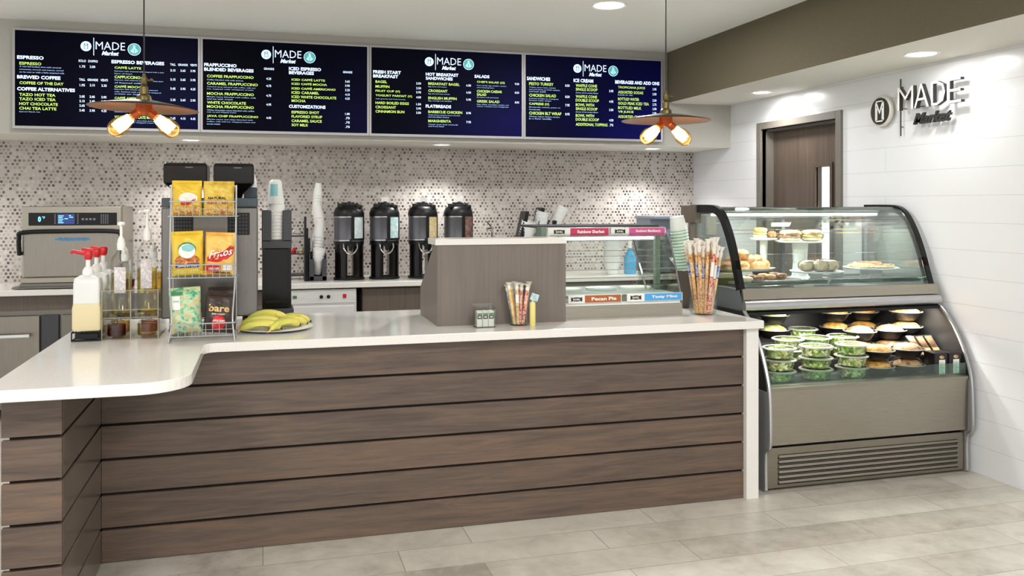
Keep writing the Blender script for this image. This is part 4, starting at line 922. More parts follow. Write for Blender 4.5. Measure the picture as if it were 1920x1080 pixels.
M['foil_mint'] = noisy('mint_printed_film', [(.36, (70, 150, 112)), (.44, (128, 196, 160)), (.52, (196, 206, 164)), (.60, (214, 186, 130)), (.68, (150, 205, 170))], nscale=42, rough=.4, detail=3)
M['foil_dark'] = foil('dark_brown_film', [(.35, (44, 34, 32)), (.6, (62, 48, 44))], rough=.45)
M['ink_red'] = mat('ink_red', (198, 34, 40), .4); M['ink_blue'] = mat('ink_blue', (44, 66, 140), .4); M['ink_white'] = mat('ink_white', (240, 238, 230), .4)
M['ink_teal'] = mat('ink_teal', (140, 200, 205), .4); M['ink_green'] = mat('ink_green', (60, 140, 90), .4); M['ink_brown'] = mat('ink_brown', (140, 70, 30), .45); M['ink_gold'] = mat('ink_gold', (222, 186, 120), .4)
M['ink_black'] = mat('ink_black', (24, 22, 22), .4)
M['peanuts'] = noisy('printed_nuts', [(.35, (150, 66, 30)), (.5, (196, 120, 56)), (.65, (226, 170, 100))], nscale=70, detail=3)
M['chips'] = noisy('printed_chips', [(.35, (190, 150, 60)), (.5, (226, 196, 100)), (.62, (170, 60, 40)), (.7, (230, 206, 130))], nscale=50, detail=3)
def d1(t_, fn):
    patch(t_, fn, 'chip_print', 'chips', rect(-.9, .9, -.95, -.45)); patch(t_, fn, 'round_logo', 'ink_white', ell(.1, .02, .62, .34), .0006); patch(t_, fn, 'red_ribbon', 'ink_red', [(-.4, -.22), (.2, -.18), (.62, .02), (.6, -.14), (.15, -.40), (-.35, -.42)], .0012)
def d2(t_, fn):
    lettering(t_, fn, 'NATURAL', 'ink_black', -.7, .5, -.05, .12); lettering(t_, fn, 'KETTLE', 'ink_red', -.75, .6, -.32, -.12, .05); patch(t_, fn, 'chip_print', 'chips', rect(-.9, .9, -.95, -.5))
def d3(t_, fn):
    patch(t_, fn, 'nut_print', 'peanuts', ell(0, -.28, .78, .30), .0004); patch(t_, fn, 'teal_panel', 'ink_green', ell(0, .22, .58, .36), .0006); patch(t_, fn, 'bowl_print', 'ink_white', ell(0, .16, .54, .34), .0011); patch(t_, fn, 'sky_print', 'ink_teal', ell(.08, .3, .40, .17), .0016)
    patch(t_, fn, 'blue_band', 'ink_blue', rect(-.75, .75, -.62, -.42), .001); lettering(t_, fn, 'GARDETTOS', 'ink_white', -.6, .6, -.58, -.47, d=.0024)
def d4(t_, fn):
    patch(t_, fn, 'red_swoosh', 'ink_red', [(-.85, -.12), (-.3, -.02), (.3, .2), (.7, .46), (.92, .42), (.9, .05), (.5, -.22), (-.1, -.36), (-.8, -.34)], .0006)
    lettering(t_, fn, 'Fritos', 'ink_white', -.72, .86, -.20, .18, .02, .25, d=.0024, rise=.14)
    patch(t_, fn, 'red_band', 'ink_red', rect(-.88, .1, -.86, -.52), .0006); lettering(t_, fn, 'CORN CHIPS', 'ink_white', -.7, .0, -.74, -.62, d=.0018); patch(t_, fn, 'white_panel', 'ink_white', rect(.25, .85, -.74, -.46), .0006)
    lettering(t_, fn, 'ORIGINAL', 'ink_black', -.4, .8, -.92, -.82, d=.0018)
def d5(t_, fn):
    patch(t_, fn, 'white_panel', 'ink_white', rect(-.78, -.28, .10, .72), .0006); patch(t_, fn, 'green_corner', 'ink_green', rect(-.9, -.1, .76, .92), .0006); lettering(t_, fn, 'popcorn', 'ink_teal', -.72, -.34, .42, .52, d=.0014)
def d6(t_, fn):
    lettering(t_, fn, 'bare', 'ink_gold', -.74, .66, .12, .50, .025, d=.001, name='lettering'); patch(t_, fn, 'apple_print', 'ink_red', ell(0, -.45, .46, .42), .0006); lettering(t_, fn, 'BAKED CRUNCHY', 'ink_white', -.5, .4, -.04, .04, d=.0018)
    lettering(t_, fn, 'APPLE CHIPS', 'ink_white', -.4, .4, -.42, -.30, d=.0018)
G_ = 'snack bags in the wire rack'
bag('snack_bag', 'yellow snack bag with white round logo in the top basket, left', -.322, 4.115, 1.468, .128, .142, ['foil_yellow', 'foil_yellow'], d1, group=G_)
bag('snack_bag', 'golden snack bag with dark lettering in the top basket, right', -.188, 4.11, 1.468, .134, .14, ['foil_yellow2', 'foil_yellow2'], d2, group=G_)
bag('snack_bag', 'yellow snack bag with a white bowl picture in the middle basket', -.316, 4.10, 1.201, .136, .186, ['foil_yellow', 'foil_yellow'], d3, group=G_, bulge=.034, roll=-.03)
bag('snack_bag', 'orange corn chip bag with white lettering on a red swoosh, middle basket', -.187, 4.095, 1.201, .130, .180, ['foil_orange', 'foil_orange'], d4, group=G_, bulge=.032, roll=.04)
bag('snack_bag', 'mint green speckled snack bag in the bottom basket, left', -.322, 4.095, .949, .135, .192, ['foil_mint', 'foil_mint'], d5, group=G_, bulge=.032, roll=-.05)
bag('snack_bag', 'dark brown bag with gold lettering and red apple, bottom basket right', -.192, 4.085, .949, .128, .165, ['foil_dark', 'foil_dark'], d6, group=G_, bulge=.028, roll=.09)
bag('snack_bag', 'plain dark brown bag standing behind the gold-lettered bag in the bottom basket', -.178, 4.155, .949, .120, .185, ['foil_dark', 'foil_dark'], lambda t_, fn: None, group=G_, bulge=.024)

# --- sauce bottles with red pumps
M['cream'] = mat('cream_sauce', (222, 208, 166), .35)
def sauce(x, y, s_, label, z=ZT, full=True, ang=0):
    t_ = thing('sauce_bottle', (x, y, z), label, 'bottle', 'pump sauce bottles')
    b = MB()
    def sq(z_, w_, d_): return (z_, w_, d_)
    def loft(bb, secs, m=0, n=6, rr=.25):
        rings = []
        for (z_, w_, d_) in secs:
            ring = []
            for cxs, cys, a0 in ((1, 1, 0), (-1, 1, 90), (-1, -1, 180), (1, -1, 270)):
                r_ = min(w_, d_) * rr
                for k in range(5):
                    a = math.radians(a0 + 22.5 * k); ring.append(bb.bm.verts.new((x + (w_ - r_) * cxs + r_ * math.cos(a), y + (d_ - r_) * cys + r_ * math.sin(a), z + z_)))
            rings.append(ring)
        for i in range(len(rings) - 1):
            for k in range(20): f = bb.bm.faces.new((rings[i][k], rings[i][(k + 1) % 20], rings[i + 1][(k + 1) % 20], rings[i + 1][k])); f.material_index = m
        bb.bm.faces.new(rings[0]).material_index = m; bb.bm.faces.new(rings[-1]).material_index = m
    w_ = .058 * s_
    loft(b, [(.045, w_ * .95, w_ * .8), (.055, w_, w_ * .85), (.14, w_, w_ * .85), (.163, w_ * .93, w_ * .8)], 0); b.build('sauce_fill', 'cream', t_, smooth=True)
    b = MB(); loft(b, [(.1635, w_ * .93, w_ * .8), (.25, w_ * .92, w_ * .78), (.272, w_ * .86, w_ * .72), (.285, w_ * .5, w_ * .5)], 0); b.build('bottle_top', 'frosted', t_, smooth=True)
    b = MB(); b.lathe([(.022, .283), (.024, .29), (.023, .305), (.015, .318), (.010, .322), (.009, .36)], (x, y, z), 20); b.lathe([(.0085, .0), (.0085, .10)], (x, y, z + .17), 8); b.build('pump_collar', 'white', t_, smooth=True)
    b = MB(); c_, n_ = math.cos(ang), math.sin(ang)
    b.lathe([(.012, .352), (.017, .362), (.019, .385), (.014, .392), (.001, .393)], (x, y, z), 16)
    b.tube([(x, y, z + .378), (x - .035 * c_, y - .035 * n_, z + .384), (x - .062 * c_, y - .062 * n_, z + .390), (x - .068 * c_, y - .068 * n_, z + .38)], [.010, .009, .0075, .006], 10); b.build('pump_head', 'red', t_, smooth=True)
    b = MB(); q = w_ * .98
    for z_ in (.004, .04): b.tube([(x - q, y - q * .9, z + z_), (x + q, y - q * .9, z + z_), (x + q, y + q * .9, z + z_), (x - q, y + q * .9, z + z_)], .0035, 6, closed=True)
    for sx in (-1, 1):
        for sy in (-1, 1): b.tube([(x + sx * q, y + sy * q * .9, z + .004), (x + sx * q, y + sy * q * .9, z + .042)], .003, 6)
    b.box(x - q * .8, x + q * .8, y - q * .75, y + q * .75, z + .010, z + .032); b.build('wire_stand', 'steel_dark' if 0 else 'black', t_)
    return t_
sauce(-.738, 4.215, 1.0, 'front white sauce bottle with cream filling and red pump at the counter edge', ang=.05)
sauce(-.735, 4.40, .95, 'white sauce bottle with red pump directly behind the front sauce bottle', ang=-.3)
sauce(-.732, 4.56, .95, 'rearmost white sauce bottle with red pump', ang=-.5)
# --- syrup bottles in a clear acrylic rack
M['syrup_clear'] = glass('pale_syrup', (.90, .86, .55), .5, .03, .05); M['syrup_amber'] = glass('amber_syrup', (.80, .62, .26), .5, .03, .05); M['syrup_red'] = glass('dark_red_syrup', (.50, .16, .08), .5, .03, .05)
M['syrup_olive'] = glass('olive_syrup', (.84, .76, .32), .5, .03, .05)
M['syrup_label'] = noisy('syrup_label', [(.4, (222, 216, 218)), (.5, (190, 184, 190)), (.6, (232, 228, 228))], nscale=60, rough=.5)
def syrup(x, y, z, H, fill, liq, label, pump='white', ph=.10, lw=True):
    t_ = thing('syrup_bottle', (x, y, z), label, 'bottle', 'syrup bottles in the clear rack')
    r = .044
    b = MB(); b.lathe([(r * .9, 0), (r, .006), (r, H * .80), (r * .85, H * .87), (r * .42, H * .94), (r * .40, H)], (x, y, z), 28, capt=False); b.build('glass_body', 'glass_clear', t_, smooth=True)
    b = MB(); b.lathe([(r * .82, .006), (r * .92, .012), (r * .92, H * fill)], (x, y, z), 28); b.build('syrup_fill', liq, t_, smooth=True)
    if lw:
        b = MB(); n = 10
        V = [[b.bm.verts.new((x + (r + .001) * math.sin(a), y - (r + .001) * math.cos(a), z + zz)) for a in [(-.55 + 1.1 * k / n) for k in range(n + 1)]] for zz in (H * .34, H * .72)]
        for k in range(n): b.bm.faces.new((V[0][k], V[0][k + 1], V[1][k + 1], V[1][k]))
        b.build('label', 'syrup_label', t_)
    b = MB(); b.lathe([(.017, H - .01), (.018, H + .02), (.0155, H + .024), (.0155, H + .034), (.008, H + .05), (.006, H + .055), (.006, H + ph)], (x, y, z), 18)
    b.lathe([(.014, H + ph), (.016, H + ph + .004), (.016, H + ph + .012), (.004, H + ph + .016)], (x, y, z), 16); b.tube([(x, y, z + H + ph + .006), (x - .03 * (ph > .1), y - .03, z + H + ph + .004)], .006, 8); b.build('pump', pump, t_, smooth=True)
    return t_
px1, px2 = -.612, -.505
syrup(px1 + .005, 4.235, 1.0215, .30, .62, 'syrup_clear', 'tall clear syrup bottle with pale label and white pump, front left of the rack', ph=.10)
syrup(px2, 4.285, 1.0215, .34, .60, 'syrup_olive', 'tall syrup bottle with white pump and pale label, right side of the rack', ph=.115)
syrup(px1 - .005, 4.42, 1.0215, .24, .6, 'syrup_red', 'dark red syrup bottle at the back left of the rack', ph=.03, lw=False)
syrup(px2 + .008, 4.44, 1.0215, .25, .7, 'syrup_amber', 'amber syrup bottle at the back right of the rack', ph=.03, lw=False)
sr = thing('bottle_rack', (-.56, 4.3, ZT), 'clear acrylic stepped rack holding syrup bottles at the left of the counter', 'rack')
k0, k1, ky0, ky1 = -.678, -.445, 4.175, 4.50; t4 = .005
for x_ in (k0, (k0 + k1) / 2 - t4 / 2, k1 - t4):
    b = MB(); b.prism([(ky0, ZT), (ky1, ZT), (ky1, 1.17), (ky0 + .02, 1.13), (ky0, 1.13)], x_, x_ + t4, 'yz'); b.build('divider', 'acrylic', sr)
for (a0, a1, z_) in ((k0 + t4, k1 - t4, ZT + .002), (k0 + t4, (k0 + k1) / 2 - t4 / 2, 1.0155), ((k0 + k1) / 2 + t4 / 2, k1 - t4, 1.0155)):
    b = MB(); b.box(a0, a1, ky0, ky1, z_, z_ + t4); b.build('shelf', 'acrylic', sr)
b = MB(); b.box(k0, k1, ky0 - .004, ky0, 1.05, 1.135); b.build('front_panel', 'acrylic', sr)
M['acr_edge'] = mat('acrylic_edge', (196, 192, 160), .2, trans=.5)
b = MB()
for z_ in (1.015, 1.05, 1.135): b.box(k0, k1, ky0 - .006, ky0 - .004, z_, z_ + .003)
for x_ in (k0, (k0 + k1) / 2, k1 - .004): b.box(x_, x_ + .004, ky0 - .006, ky0 - .004, ZT, 1.135)
b.build('panel_edge', 'acr_edge', sr)
for i, (x_, y_, lq) in enumerate(((px1 - .012, 4.225, 'syrup_red'), (px2 + .006, 4.225, 'syrup_amber'), (px1 - .012, 4.34, 'syrup_amber'), (px2 + .006, 4.34, 'syrup_red'))):
    t_ = thing('syrup_jar', (x_, y_, ZT + .0075), '%s syrup jar lying low in the %s compartment of the clear rack, %s' % (('dark red', 'amber', 'amber', 'dark red')[i], ('left', 'right')[i % 2], ('front', 'rear')[i // 2]), 'jar', 'small syrup jars in the lower rack')
    b = MB(); b.lathe([(.036, 0), (.041, .005), (.041, .058), (.030, .070), (.022, .074), (.022, .086), (.001, .087)], (x_, y_, ZT + .0075), 24); b.build('glass_body', 'glass_clear', t_, smooth=True)
    b = MB(); b.lathe([(.034, .005), (.038, .009), (.038, .055), (.001, .056)], (x_, y_, ZT + .0075), 24); b.build('syrup_fill', lq, t_, smooth=True)

# --- cup dispenser tower
tx0, tx1, ty0, ty1 = -.004, .142, 4.72, 4.86
ct = thing('cup_dispenser', (.069, 4.79, ZT), 'tall black upright cup dispenser with a slot of white cups on top', 'cup dispenser')
b = MB(); b.box(tx0, tx1, ty0 + .01, ty1, .975, 1.285, bev=.004); b.box(tx0, tx0 + .014, ty0 - .005, ty0 + .02, .975, 1.285); b.box(tx1 - .014, tx1, ty0 - .005, ty0 + .02, .975, 1.285); b.box(tx0 + .01, tx1 - .01, ty0 - .008, ty0 + .01, .995, 1.01, bev=.002); b.build('body', 'black_gloss', ct)
b = MB(); b.box(tx0 - .002, tx1 + .002, ty0 - .01, ty1, 1.2855, 1.33, bev=.003)
b.box(tx0 - .002, tx0 + .046, ty0 - .01, ty0, 1.32, 1.484, bev=.003); b.box(tx1 - .044, tx1 + .002, ty0 - .01, ty0, 1.32, 1.484, bev=.003)
b.box(tx0 - .002, tx0 + .004, ty0, ty1, 1.32, 1.484); b.box(tx1 - .004, tx1 + .002, ty0, ty1, 1.32, 1.484); b.box(tx0, tx1, ty1 - .006, ty1, 1.32, 1.484); b.build('cup_bin', 'darkgrey', ct)
b = MB(); b.box(tx0 - .02, tx1 + .012, ty0 - .03, ty1, ZT, .975, bev=.005); bs_ = b.build('base', 'darkgrey', ct)
b = MB(); b.box(tx0 + .035, tx1 - .055, ty0 - .034, ty0 - .0302, .934, .964); b.text('CUPS', tx0 + .045, tx1 - .065, .942, .956, lambda a, c, d: Vector((a, ty0 - .0348, c)), 1, bold=.03)
b.build('label_plate', ['syrup_label', 'ink_black'], bs_)
stack(.069, ty0 + .045, 1.332, 9, .018, (0, -.03, 1), .032, .043, .115, 'cup_white', 'white paper cup nested upside down in the black cup dispenser', 'white cups in the black dispenser', flip=True)
b = MB(); b.lathe([(.001, .125), (.02, .124), (.031, .115), (.034, .10), (.040, 0), (.041, -.002)], (.063, ty0 + .03, 1.52), 28)
o = b.build('plastic_dome_cup', 'frosted', None, (.063, ty0 + .03, 1.52), smooth=True); tag(o, 'frosted rounded cup with pale blue print capping the dispenser stack', 'cup')
b = MB(); n = 8
V = [[b.bm.verts.new((.063 + rr * math.sin(a), ty0 + .03 - rr * math.cos(a), zz)) for a in [(-.8 + 1.1 * k / n) for k in range(n + 1)]] for zz, rr in ((1.558, .0385), (1.62, .0352))]
for k in range(n): b.bm.faces.new((V[0][k], V[0][k + 1], V[1][k + 1], V[1][k]))
b.build('blue_print', 'ink_teal', o)

# --- bananas on a platter
pl = (.055, 4.33)
b = MB(); b.lathe([(.10, 0), (.115, .002), (.175, .012), (.178, .014), (.174, .0145), (.11, .006), (.001, .005)], (pl[0], pl[1], ZT), 40, sx=1.0, sy=1.05)
tag(b.build('serving_platter', 'white', None, (pl[0], pl[1], ZT), smooth=True), 'white oval platter under the bananas on the worktop', 'plate')
m = M['banana'] = mat('banana_skin', (214, 200, 60), .45); t = NT(m)
f = t.noise(t.coord('Object'), 14, 3); t.link(t.ramp(f, [(.3, (188, 198, 84)), (.5, (222, 212, 100)), (.7, (234, 222, 124))]), t.p.inputs['Base Color'])
def banana():
    t_ = thing('banana', (0, 0, 0), 'x', 'banana')
    L = .098; pts = []; rs = []
    for i in range(13):
        s_ = i / 12; a = (s_ - .5) * 1.15; pts.append((L / .575 * math.sin(a) * .58 / .58, 0, -L / .575 * (1 - math.cos(a)) + .017)); rs.append(.0175 * (1 - abs(2 * s_ - 1) ** 4) ** .5 * (1 - .1 * abs(s_ - .5)) * .9 + .004)
    b = MB(); b.tube(pts, rs, 6); b.build('peel', 'banana', t_, smooth=True, ang=60, world=False)
    b = MB(); p0 = Vector(pts[0]); d = (p0 - Vector(pts[1])).normalized(); b.tube([p0, p0 + d * .012 + Vector((0, 0, -.002)), p0 + d * .024 + Vector((0, 0, .0))], [.0052, .004, .005], 6); b.build('stem', 'ink_gold', t_, world=False)
    b = MB(); p1 = Vector(pts[-1]); d = (p1 - Vector(pts[-2])).normalized(); b.tube([p1 - d * .006, p1 + d * .005], [.0075, .0045], 6); b.build('tip', 'ink_black', t_, world=False)
    return t_
bproto = banana()
BN = [((-.01, 4.225, .948), .03, 'banana lying at the front edge of the platter'), ((-.005, 4.275, .962), -.02, 'banana in the second row from the platter front'), ((.02, 4.345, .978), -.04, 'banana on the top of the pile, longest in view'),
      ((.10, 4.26, .947), .75, 'short-looking banana at the front right of the platter'), ((.125, 4.315, .95), .5, 'banana at the right of the pile'), ((.135, 4.385, .952), .3, 'banana at the far right rear of the platter'), ((.0, 4.42, .947), -.05, 'banana at the rear left of the platter')]
for i, (lc, rz, lb) in enumerate(BN):
    if i == 0: o = bproto; o.location = lc; o.rotation_euler = (0, 0, rz)
    else: o = copy_tree(bproto, lc, rot=(.15 * (-1) ** i, 0, rz))
    o['label'] = lb; o['group'] = 'bananas on the platter'

# ================================================================== RISER FRONT: CARD HOLDER AND STRAW JAR
ah = thing('packet_holder', (1.03, 4.17, ZT), 'small clear acrylic box of white sweetener packets in front of the riser', 'holder')
hx0, hx1, hy0, hy1 = .985, 1.082, 4.10, 4.175
b = MB()
b.box(hx0, hx1, hy0, hy0 + .003, ZT, 1.008); b.box(hx0, hx0 + .003, hy0, hy1, ZT, 1.022); b.box(hx1 - .003, hx1, hy0, hy1, ZT, 1.022); b.box(hx0, hx1, hy1 - .003, hy1, ZT, 1.03); b.box(hx0, hx1, hy0, hy1, ZT, ZT + .003); b.build('acrylic_box', 'acrylic', ah)
for i in range(3):
    xa = hx0 + .006 + i * .029
    for j in range(2):
        o = thing('sugar_packet', (xa + .013, hy0 + .01 + j * .03, ZT + .003), 'white packet with dark green band in the clear holder, %s column, %s' % (('left', 'middle', 'right')[i], ('front', 'rear')[j]), 'packet', 'sweetener packets')
        b = MB(); y_ = hy0 + .010 + j * .03; b.box(xa, xa + .027, y_, y_ + .012, ZT + .0035, 1.0, bev=.002); b.build('packet_body', 'white_dull', o)
        b = MB(); b.box(xa + .002, xa + .025, y_ - .0006, y_ - .0001, .962, .980, 0); b.box(xa + .007, xa + .020, y_ - .001, y_ - .0007, .968, .9745, 1); b.box(xa + .002, xa + .025, y_ - .0006, y_ - .0001, .981, .990, 2); b.build('printed_band', ['ink_black', 'ink_white', 'ink_green'], o)
# sticks: long wrapped biscuit/candy sticks
M['wrap_clear'] = mat('clear_wrapper', (244, 238, 226), .25, trans=.12)
M['pr_blue'] = noisy('printed_blue_wrapper', [(.42, (54, 80, 160)), (.5, (225, 222, 220)), (.58, (90, 130, 190))], nscale=60)
M['pr_red'] = noisy('printed_red_wrapper', [(.42, (204, 52, 44)), (.52, (236, 216, 200)), (.6, (226, 110, 60))], nscale=60)
M['pr_tan'] = noisy('printed_tan_wrapper', [(.42, (214, 160, 92)), (.5, (240, 222, 190)), (.6, (196, 130, 70))], nscale=70)
M['stick_biscuit'] = noisy('striped_biscuit', [(.4, (196, 138, 78)), (.5, (226, 186, 130)), (.6, (170, 104, 58))], scale=(1, 1, 1), nscale=60, rough=.5)
M['stick_tan'] = noisy('tan_wafer', [(.4, (222, 184, 118)), (.6, (236, 212, 158))], nscale=40)
def stick(mats_, L, r):
    t_ = thing('wrapped_stick', (0, 0, 0), 'x', 'candy stick')
    b = MB(); b.tube([(0, 0, 0), (0, 0, L * .35), (0, 0, L * .86)], [r * .9, r, r * .9], 8, 0)
    b.tube([(0, 0, L * .52), (0, 0, L * .72)], r * 1.06, 8, 1, cap=False); b.build('stick', mats_, t_, smooth=True, world=False)
    b = MB(); b.tube([(0, 0, L * .84), (0, 0, L * .9), (0, 0, L * .93), (.002, 0, L)], [r * 1.02, r * 1.25, r * .8, r * 2.1], 8); b.build('wrapper_end', 'wrap_clear', t_, smooth=True, world=False)
    return t_
def jar_of(cx, cy, prof, n, L, r, rin, sets, nm, labels, group, spread, zoff=.008):
    protos = [stick(q_[0], L, r) for q_ in sets]; used = [False] * len(sets)
    for i in range(n):
        k = i % len(sets); a = i * 2.399; rr = rin * math.sqrt((i + .5) / n)
        px_, py_ = cx + rr * math.cos(a), cy + rr * math.sin(a)
        tilt = spread * (rr / rin)
        d = Vector((math.cos(a) * tilt, math.sin(a) * tilt, 1)).normalized()
        q = d.to_track_quat('Z', 'X').to_euler()
        o = protos[k] if not used[k] else copy_tree(protos[k], (0, 0, 0)); used[k] = True
        o.location = (px_, py_, ZT + zoff); o.rotation_euler = q; s_ = .93 + .14 * random.random(); o.scale = (1, 1, s_)
        o['label'] = sets[k][1]; o['group'] = sets[k][2]
jr = thing('glass_jar', (2.292, 4.29, ZT), 'large clear glass jar full of wrapped pretzel and candy sticks beside the deli case', 'jar')
b = MB(); b.lathe([(.05, .0), (.066, .004), (.074, .03), (.074, .07), (.066, .10), (.062, .18), (.062, .26), (.066, .268), (.062, .27), (.058, .26), (.058, .18), (.062, .10), (.069, .07), (.069, .03), (.06, .008), (.001, .006)], (2.292, 4.29, ZT), 40, capb=True); b.build('glass_body', 'glass_clear', jr, smooth=True)
SETS = [((M['stick_biscuit'], M['pr_tan']), 'tan wrapped stick in the large glass jar', 'tan sticks in the large jar'), ((M['stick_tan'], M['pr_blue']), 'pale wrapped stick with blue band in the large glass jar', 'blue-banded sticks in the large jar'),
        ((M['pr_tan'], M['pr_blue']), 'brown wrapped stick with blue band in the large glass jar', 'brown sticks in the large jar'), ((M['pr_red'], M['ink_white']), 'red and white wrapped stick in the large glass jar', 'red sticks in the large jar'),
        ((M['stick_biscuit'], M['stick_tan']), 'orange-tan wrapped stick in the large glass jar', 'orange-tan sticks in the large jar')]
jar_of(2.292, 4.29, None, 28, .385, .009, .042, SETS, '', '', '', .17)
SJ = (1.215, 4.155)
sj = thing('glass_tumbler', (SJ[0], SJ[1], ZT), 'small glass tumbler of wrapped candy sticks in front of the riser', 'jar')
b = MB(); b.lathe([(.042, 0), (.046, .003), (.048, .10), (.0465, .10), (.0445, .008), (.001, .006)], (SJ[0], SJ[1], ZT), 32); b.build('glass_body', 'glass_clear', sj, smooth=True)
SETS2 = [((M['stick_tan'], M['ink_gold']), 'golden wrapped stick in the small tumbler', 'golden sticks in the tumbler'), ((M['lab_teal'], M['pr_blue']), 'silver-blue wrapped stick in the small tumbler', 'silver sticks in the tumbler'), ((M['pr_red'], M['pr_red']), 'red wrapped stick leaning left in the small tumbler', 'red sticks in the tumbler'), ((M['pr_tan'], M['ink_white']), 'pale tan wrapped stick in the small tumbler', 'pale sticks in the tumbler')]
jar_of(SJ[0], SJ[1], None, 13, .20, .0085, .031, SETS2, '', '', '', .22)
lt = thing('lip_balm_tube', (1.268, 4.10, ZT), 'yellow upright tube with silver-green cap beside the small tumbler', 'tube')
b = MB(); b.lathe([(.013, 0), (.0145, .003), (.0145, .11), (.012, .118)], (1.268, 4.10, ZT), 16); M['tube_yellow'] = mat('tube_yellow', (226, 214, 130), .35); b.build('tube_body', 'tube_yellow', lt, smooth=True)
b = MB(); b.box(-.02, .02, -.004, .004, 0, .035, 0, bev=.002, mtx=Matrix.Translation((1.272, 4.10, ZT + .124)) @ Matrix.Rotation(.35, 4, 'Y')); b.lathe([(.006, .116), (.006, .126)], (1.268, 4.10, ZT), 10); b.build('cap', 'lab_teal', lt)

# ================================================================== ICE CREAM DISPLAY CASE
ix0, ix1 = 1.50, 2.175; iy0, iy1 = 4.30, 4.88
M['case_light'] = mat('pale_grey_deck', (176, 182, 180), .4)
M['post_green'] = mat('green_grey_post', (112, 128, 114), .3)
ic = thing('ice_cream_case', (1.85, 4.6, ZT), 'small ice cream case with curved glass and colored flavor strips on the counter', 'display case')
b = MB(); b.prism([(iy0, ZT + .0005), (iy1, ZT + .0005), (iy1, 1.02), (iy0 + .05, 1.02), (iy0 + .005, .985)], ix0, ix1, 'yz'); b.build('steel_base', 'steel', ic)
prof = [(iy0 + .004, .99), (iy0 + .03, 1.05), (4.392, 1.20), (4.455, 1.315), (4.53, 1.378), (4.58, 1.384)]
pr = smooth_path([(0, p[0], p[1]) for p in prof], 4)
lx0 = 1.485
b = MB()
inner = [(p.y, p.z) for p in pr]; outer = [(p.y - .004, p.z + .004) for p in pr]
for i in range(len(inner) - 1): b.prism([inner[i], inner[i + 1], outer[i + 1], outer[i]], lx0, ix1, 'yz')
bmesh.ops.remove_doubles(b.bm, verts=b.bm.verts, dist=.0002)
b.build('curved_glass', 'glass', ic)
b = MB(); b.prism([(p.y, p.z) for p in pr] + [(iy1, 1.384), (iy1, 1.02), (iy0 + .06, 1.02)], ix1 - .006, ix1, 'yz'); b.build('side_glass', 'glass', ic)
b = MB(); b.tube([(ix1 - .002, p.y - .003, p.z) for p in pr] + [(ix1 - .002, iy1, 1.386)], .005, 8); b.build('edge_trim', 'grey', ic)
b = MB(); b.box(1.42, ix1 - .005, 4.585, iy1, 1.386, 1.398, bev=.002); b.build('top_panel', 'darkgrey', ic)
b = MB(); b.box(1.44, 1.47, 4.50, 4.60, 1.335, 1.39, bev=.002); b.build('end_bracket', 'post_green', ic)
b = MB(); b.box(ix0, ix1 - .008, iy0 + .075, iy1 - .01, 1.0205, 1.034, 0, bev=.003); b.build('tub_deck', 'case_light', ic)
for i in range(3):
    tx = ix0 + .12 + i * .21
    b = MB(); b.lathe([(.085, 1.0345), (.09, 1.048), (.086, 1.048), (.08, 1.04), (.001, 1.04)], (tx, 4.62, 0), 28); b.build('tub_rim', ('ink_white', 'steel_light', 'ink_white')[i], ic, smooth=True)
for x_, y_ in ((ix0 + .01, iy1 - .05), (ix1 - .045, 4.545)):
    b = MB(); b.box(x_, x_ + .032, y_, y_ + .028, 1.035, 1.345, bev=.003); b.box(x_ + .008, x_ + .024, y_ - .004, y_, 1.04, 1.34); b.build('post', 'post_green', ic)
b = MB(); b.box(ix0, ix1 - .008, iy1 - .045, iy1 - .025, 1.30, 1.325); b.build('rear_rail', 'tube_on' if 0 else 'white', ic)
b = MB(); b.tube([(ix1 - .14, 4.46, 1.05), (ix1 - .075, 4.80, 1.33)], .006, 8); b.build('strut', 'chrome', ic)
b = MB(); b.tube([(ix0 + .02, 4.60, 1.325), (ix1 - .03, 4.60, 1.325)], .009, 8); b.build('light_tube', 'tube_on', ic)
area('case_lamp', (1.83, 4.62, 1.315), .6, .7, shape='RECTANGLE', sy=.03, color=(.93, 1, .97))
b = MB(); b.box(lx0, ix1 - .012, iy0 + .003, iy0 + .009, .9855, 1.0); b.build('price_rail', 'white', ic)
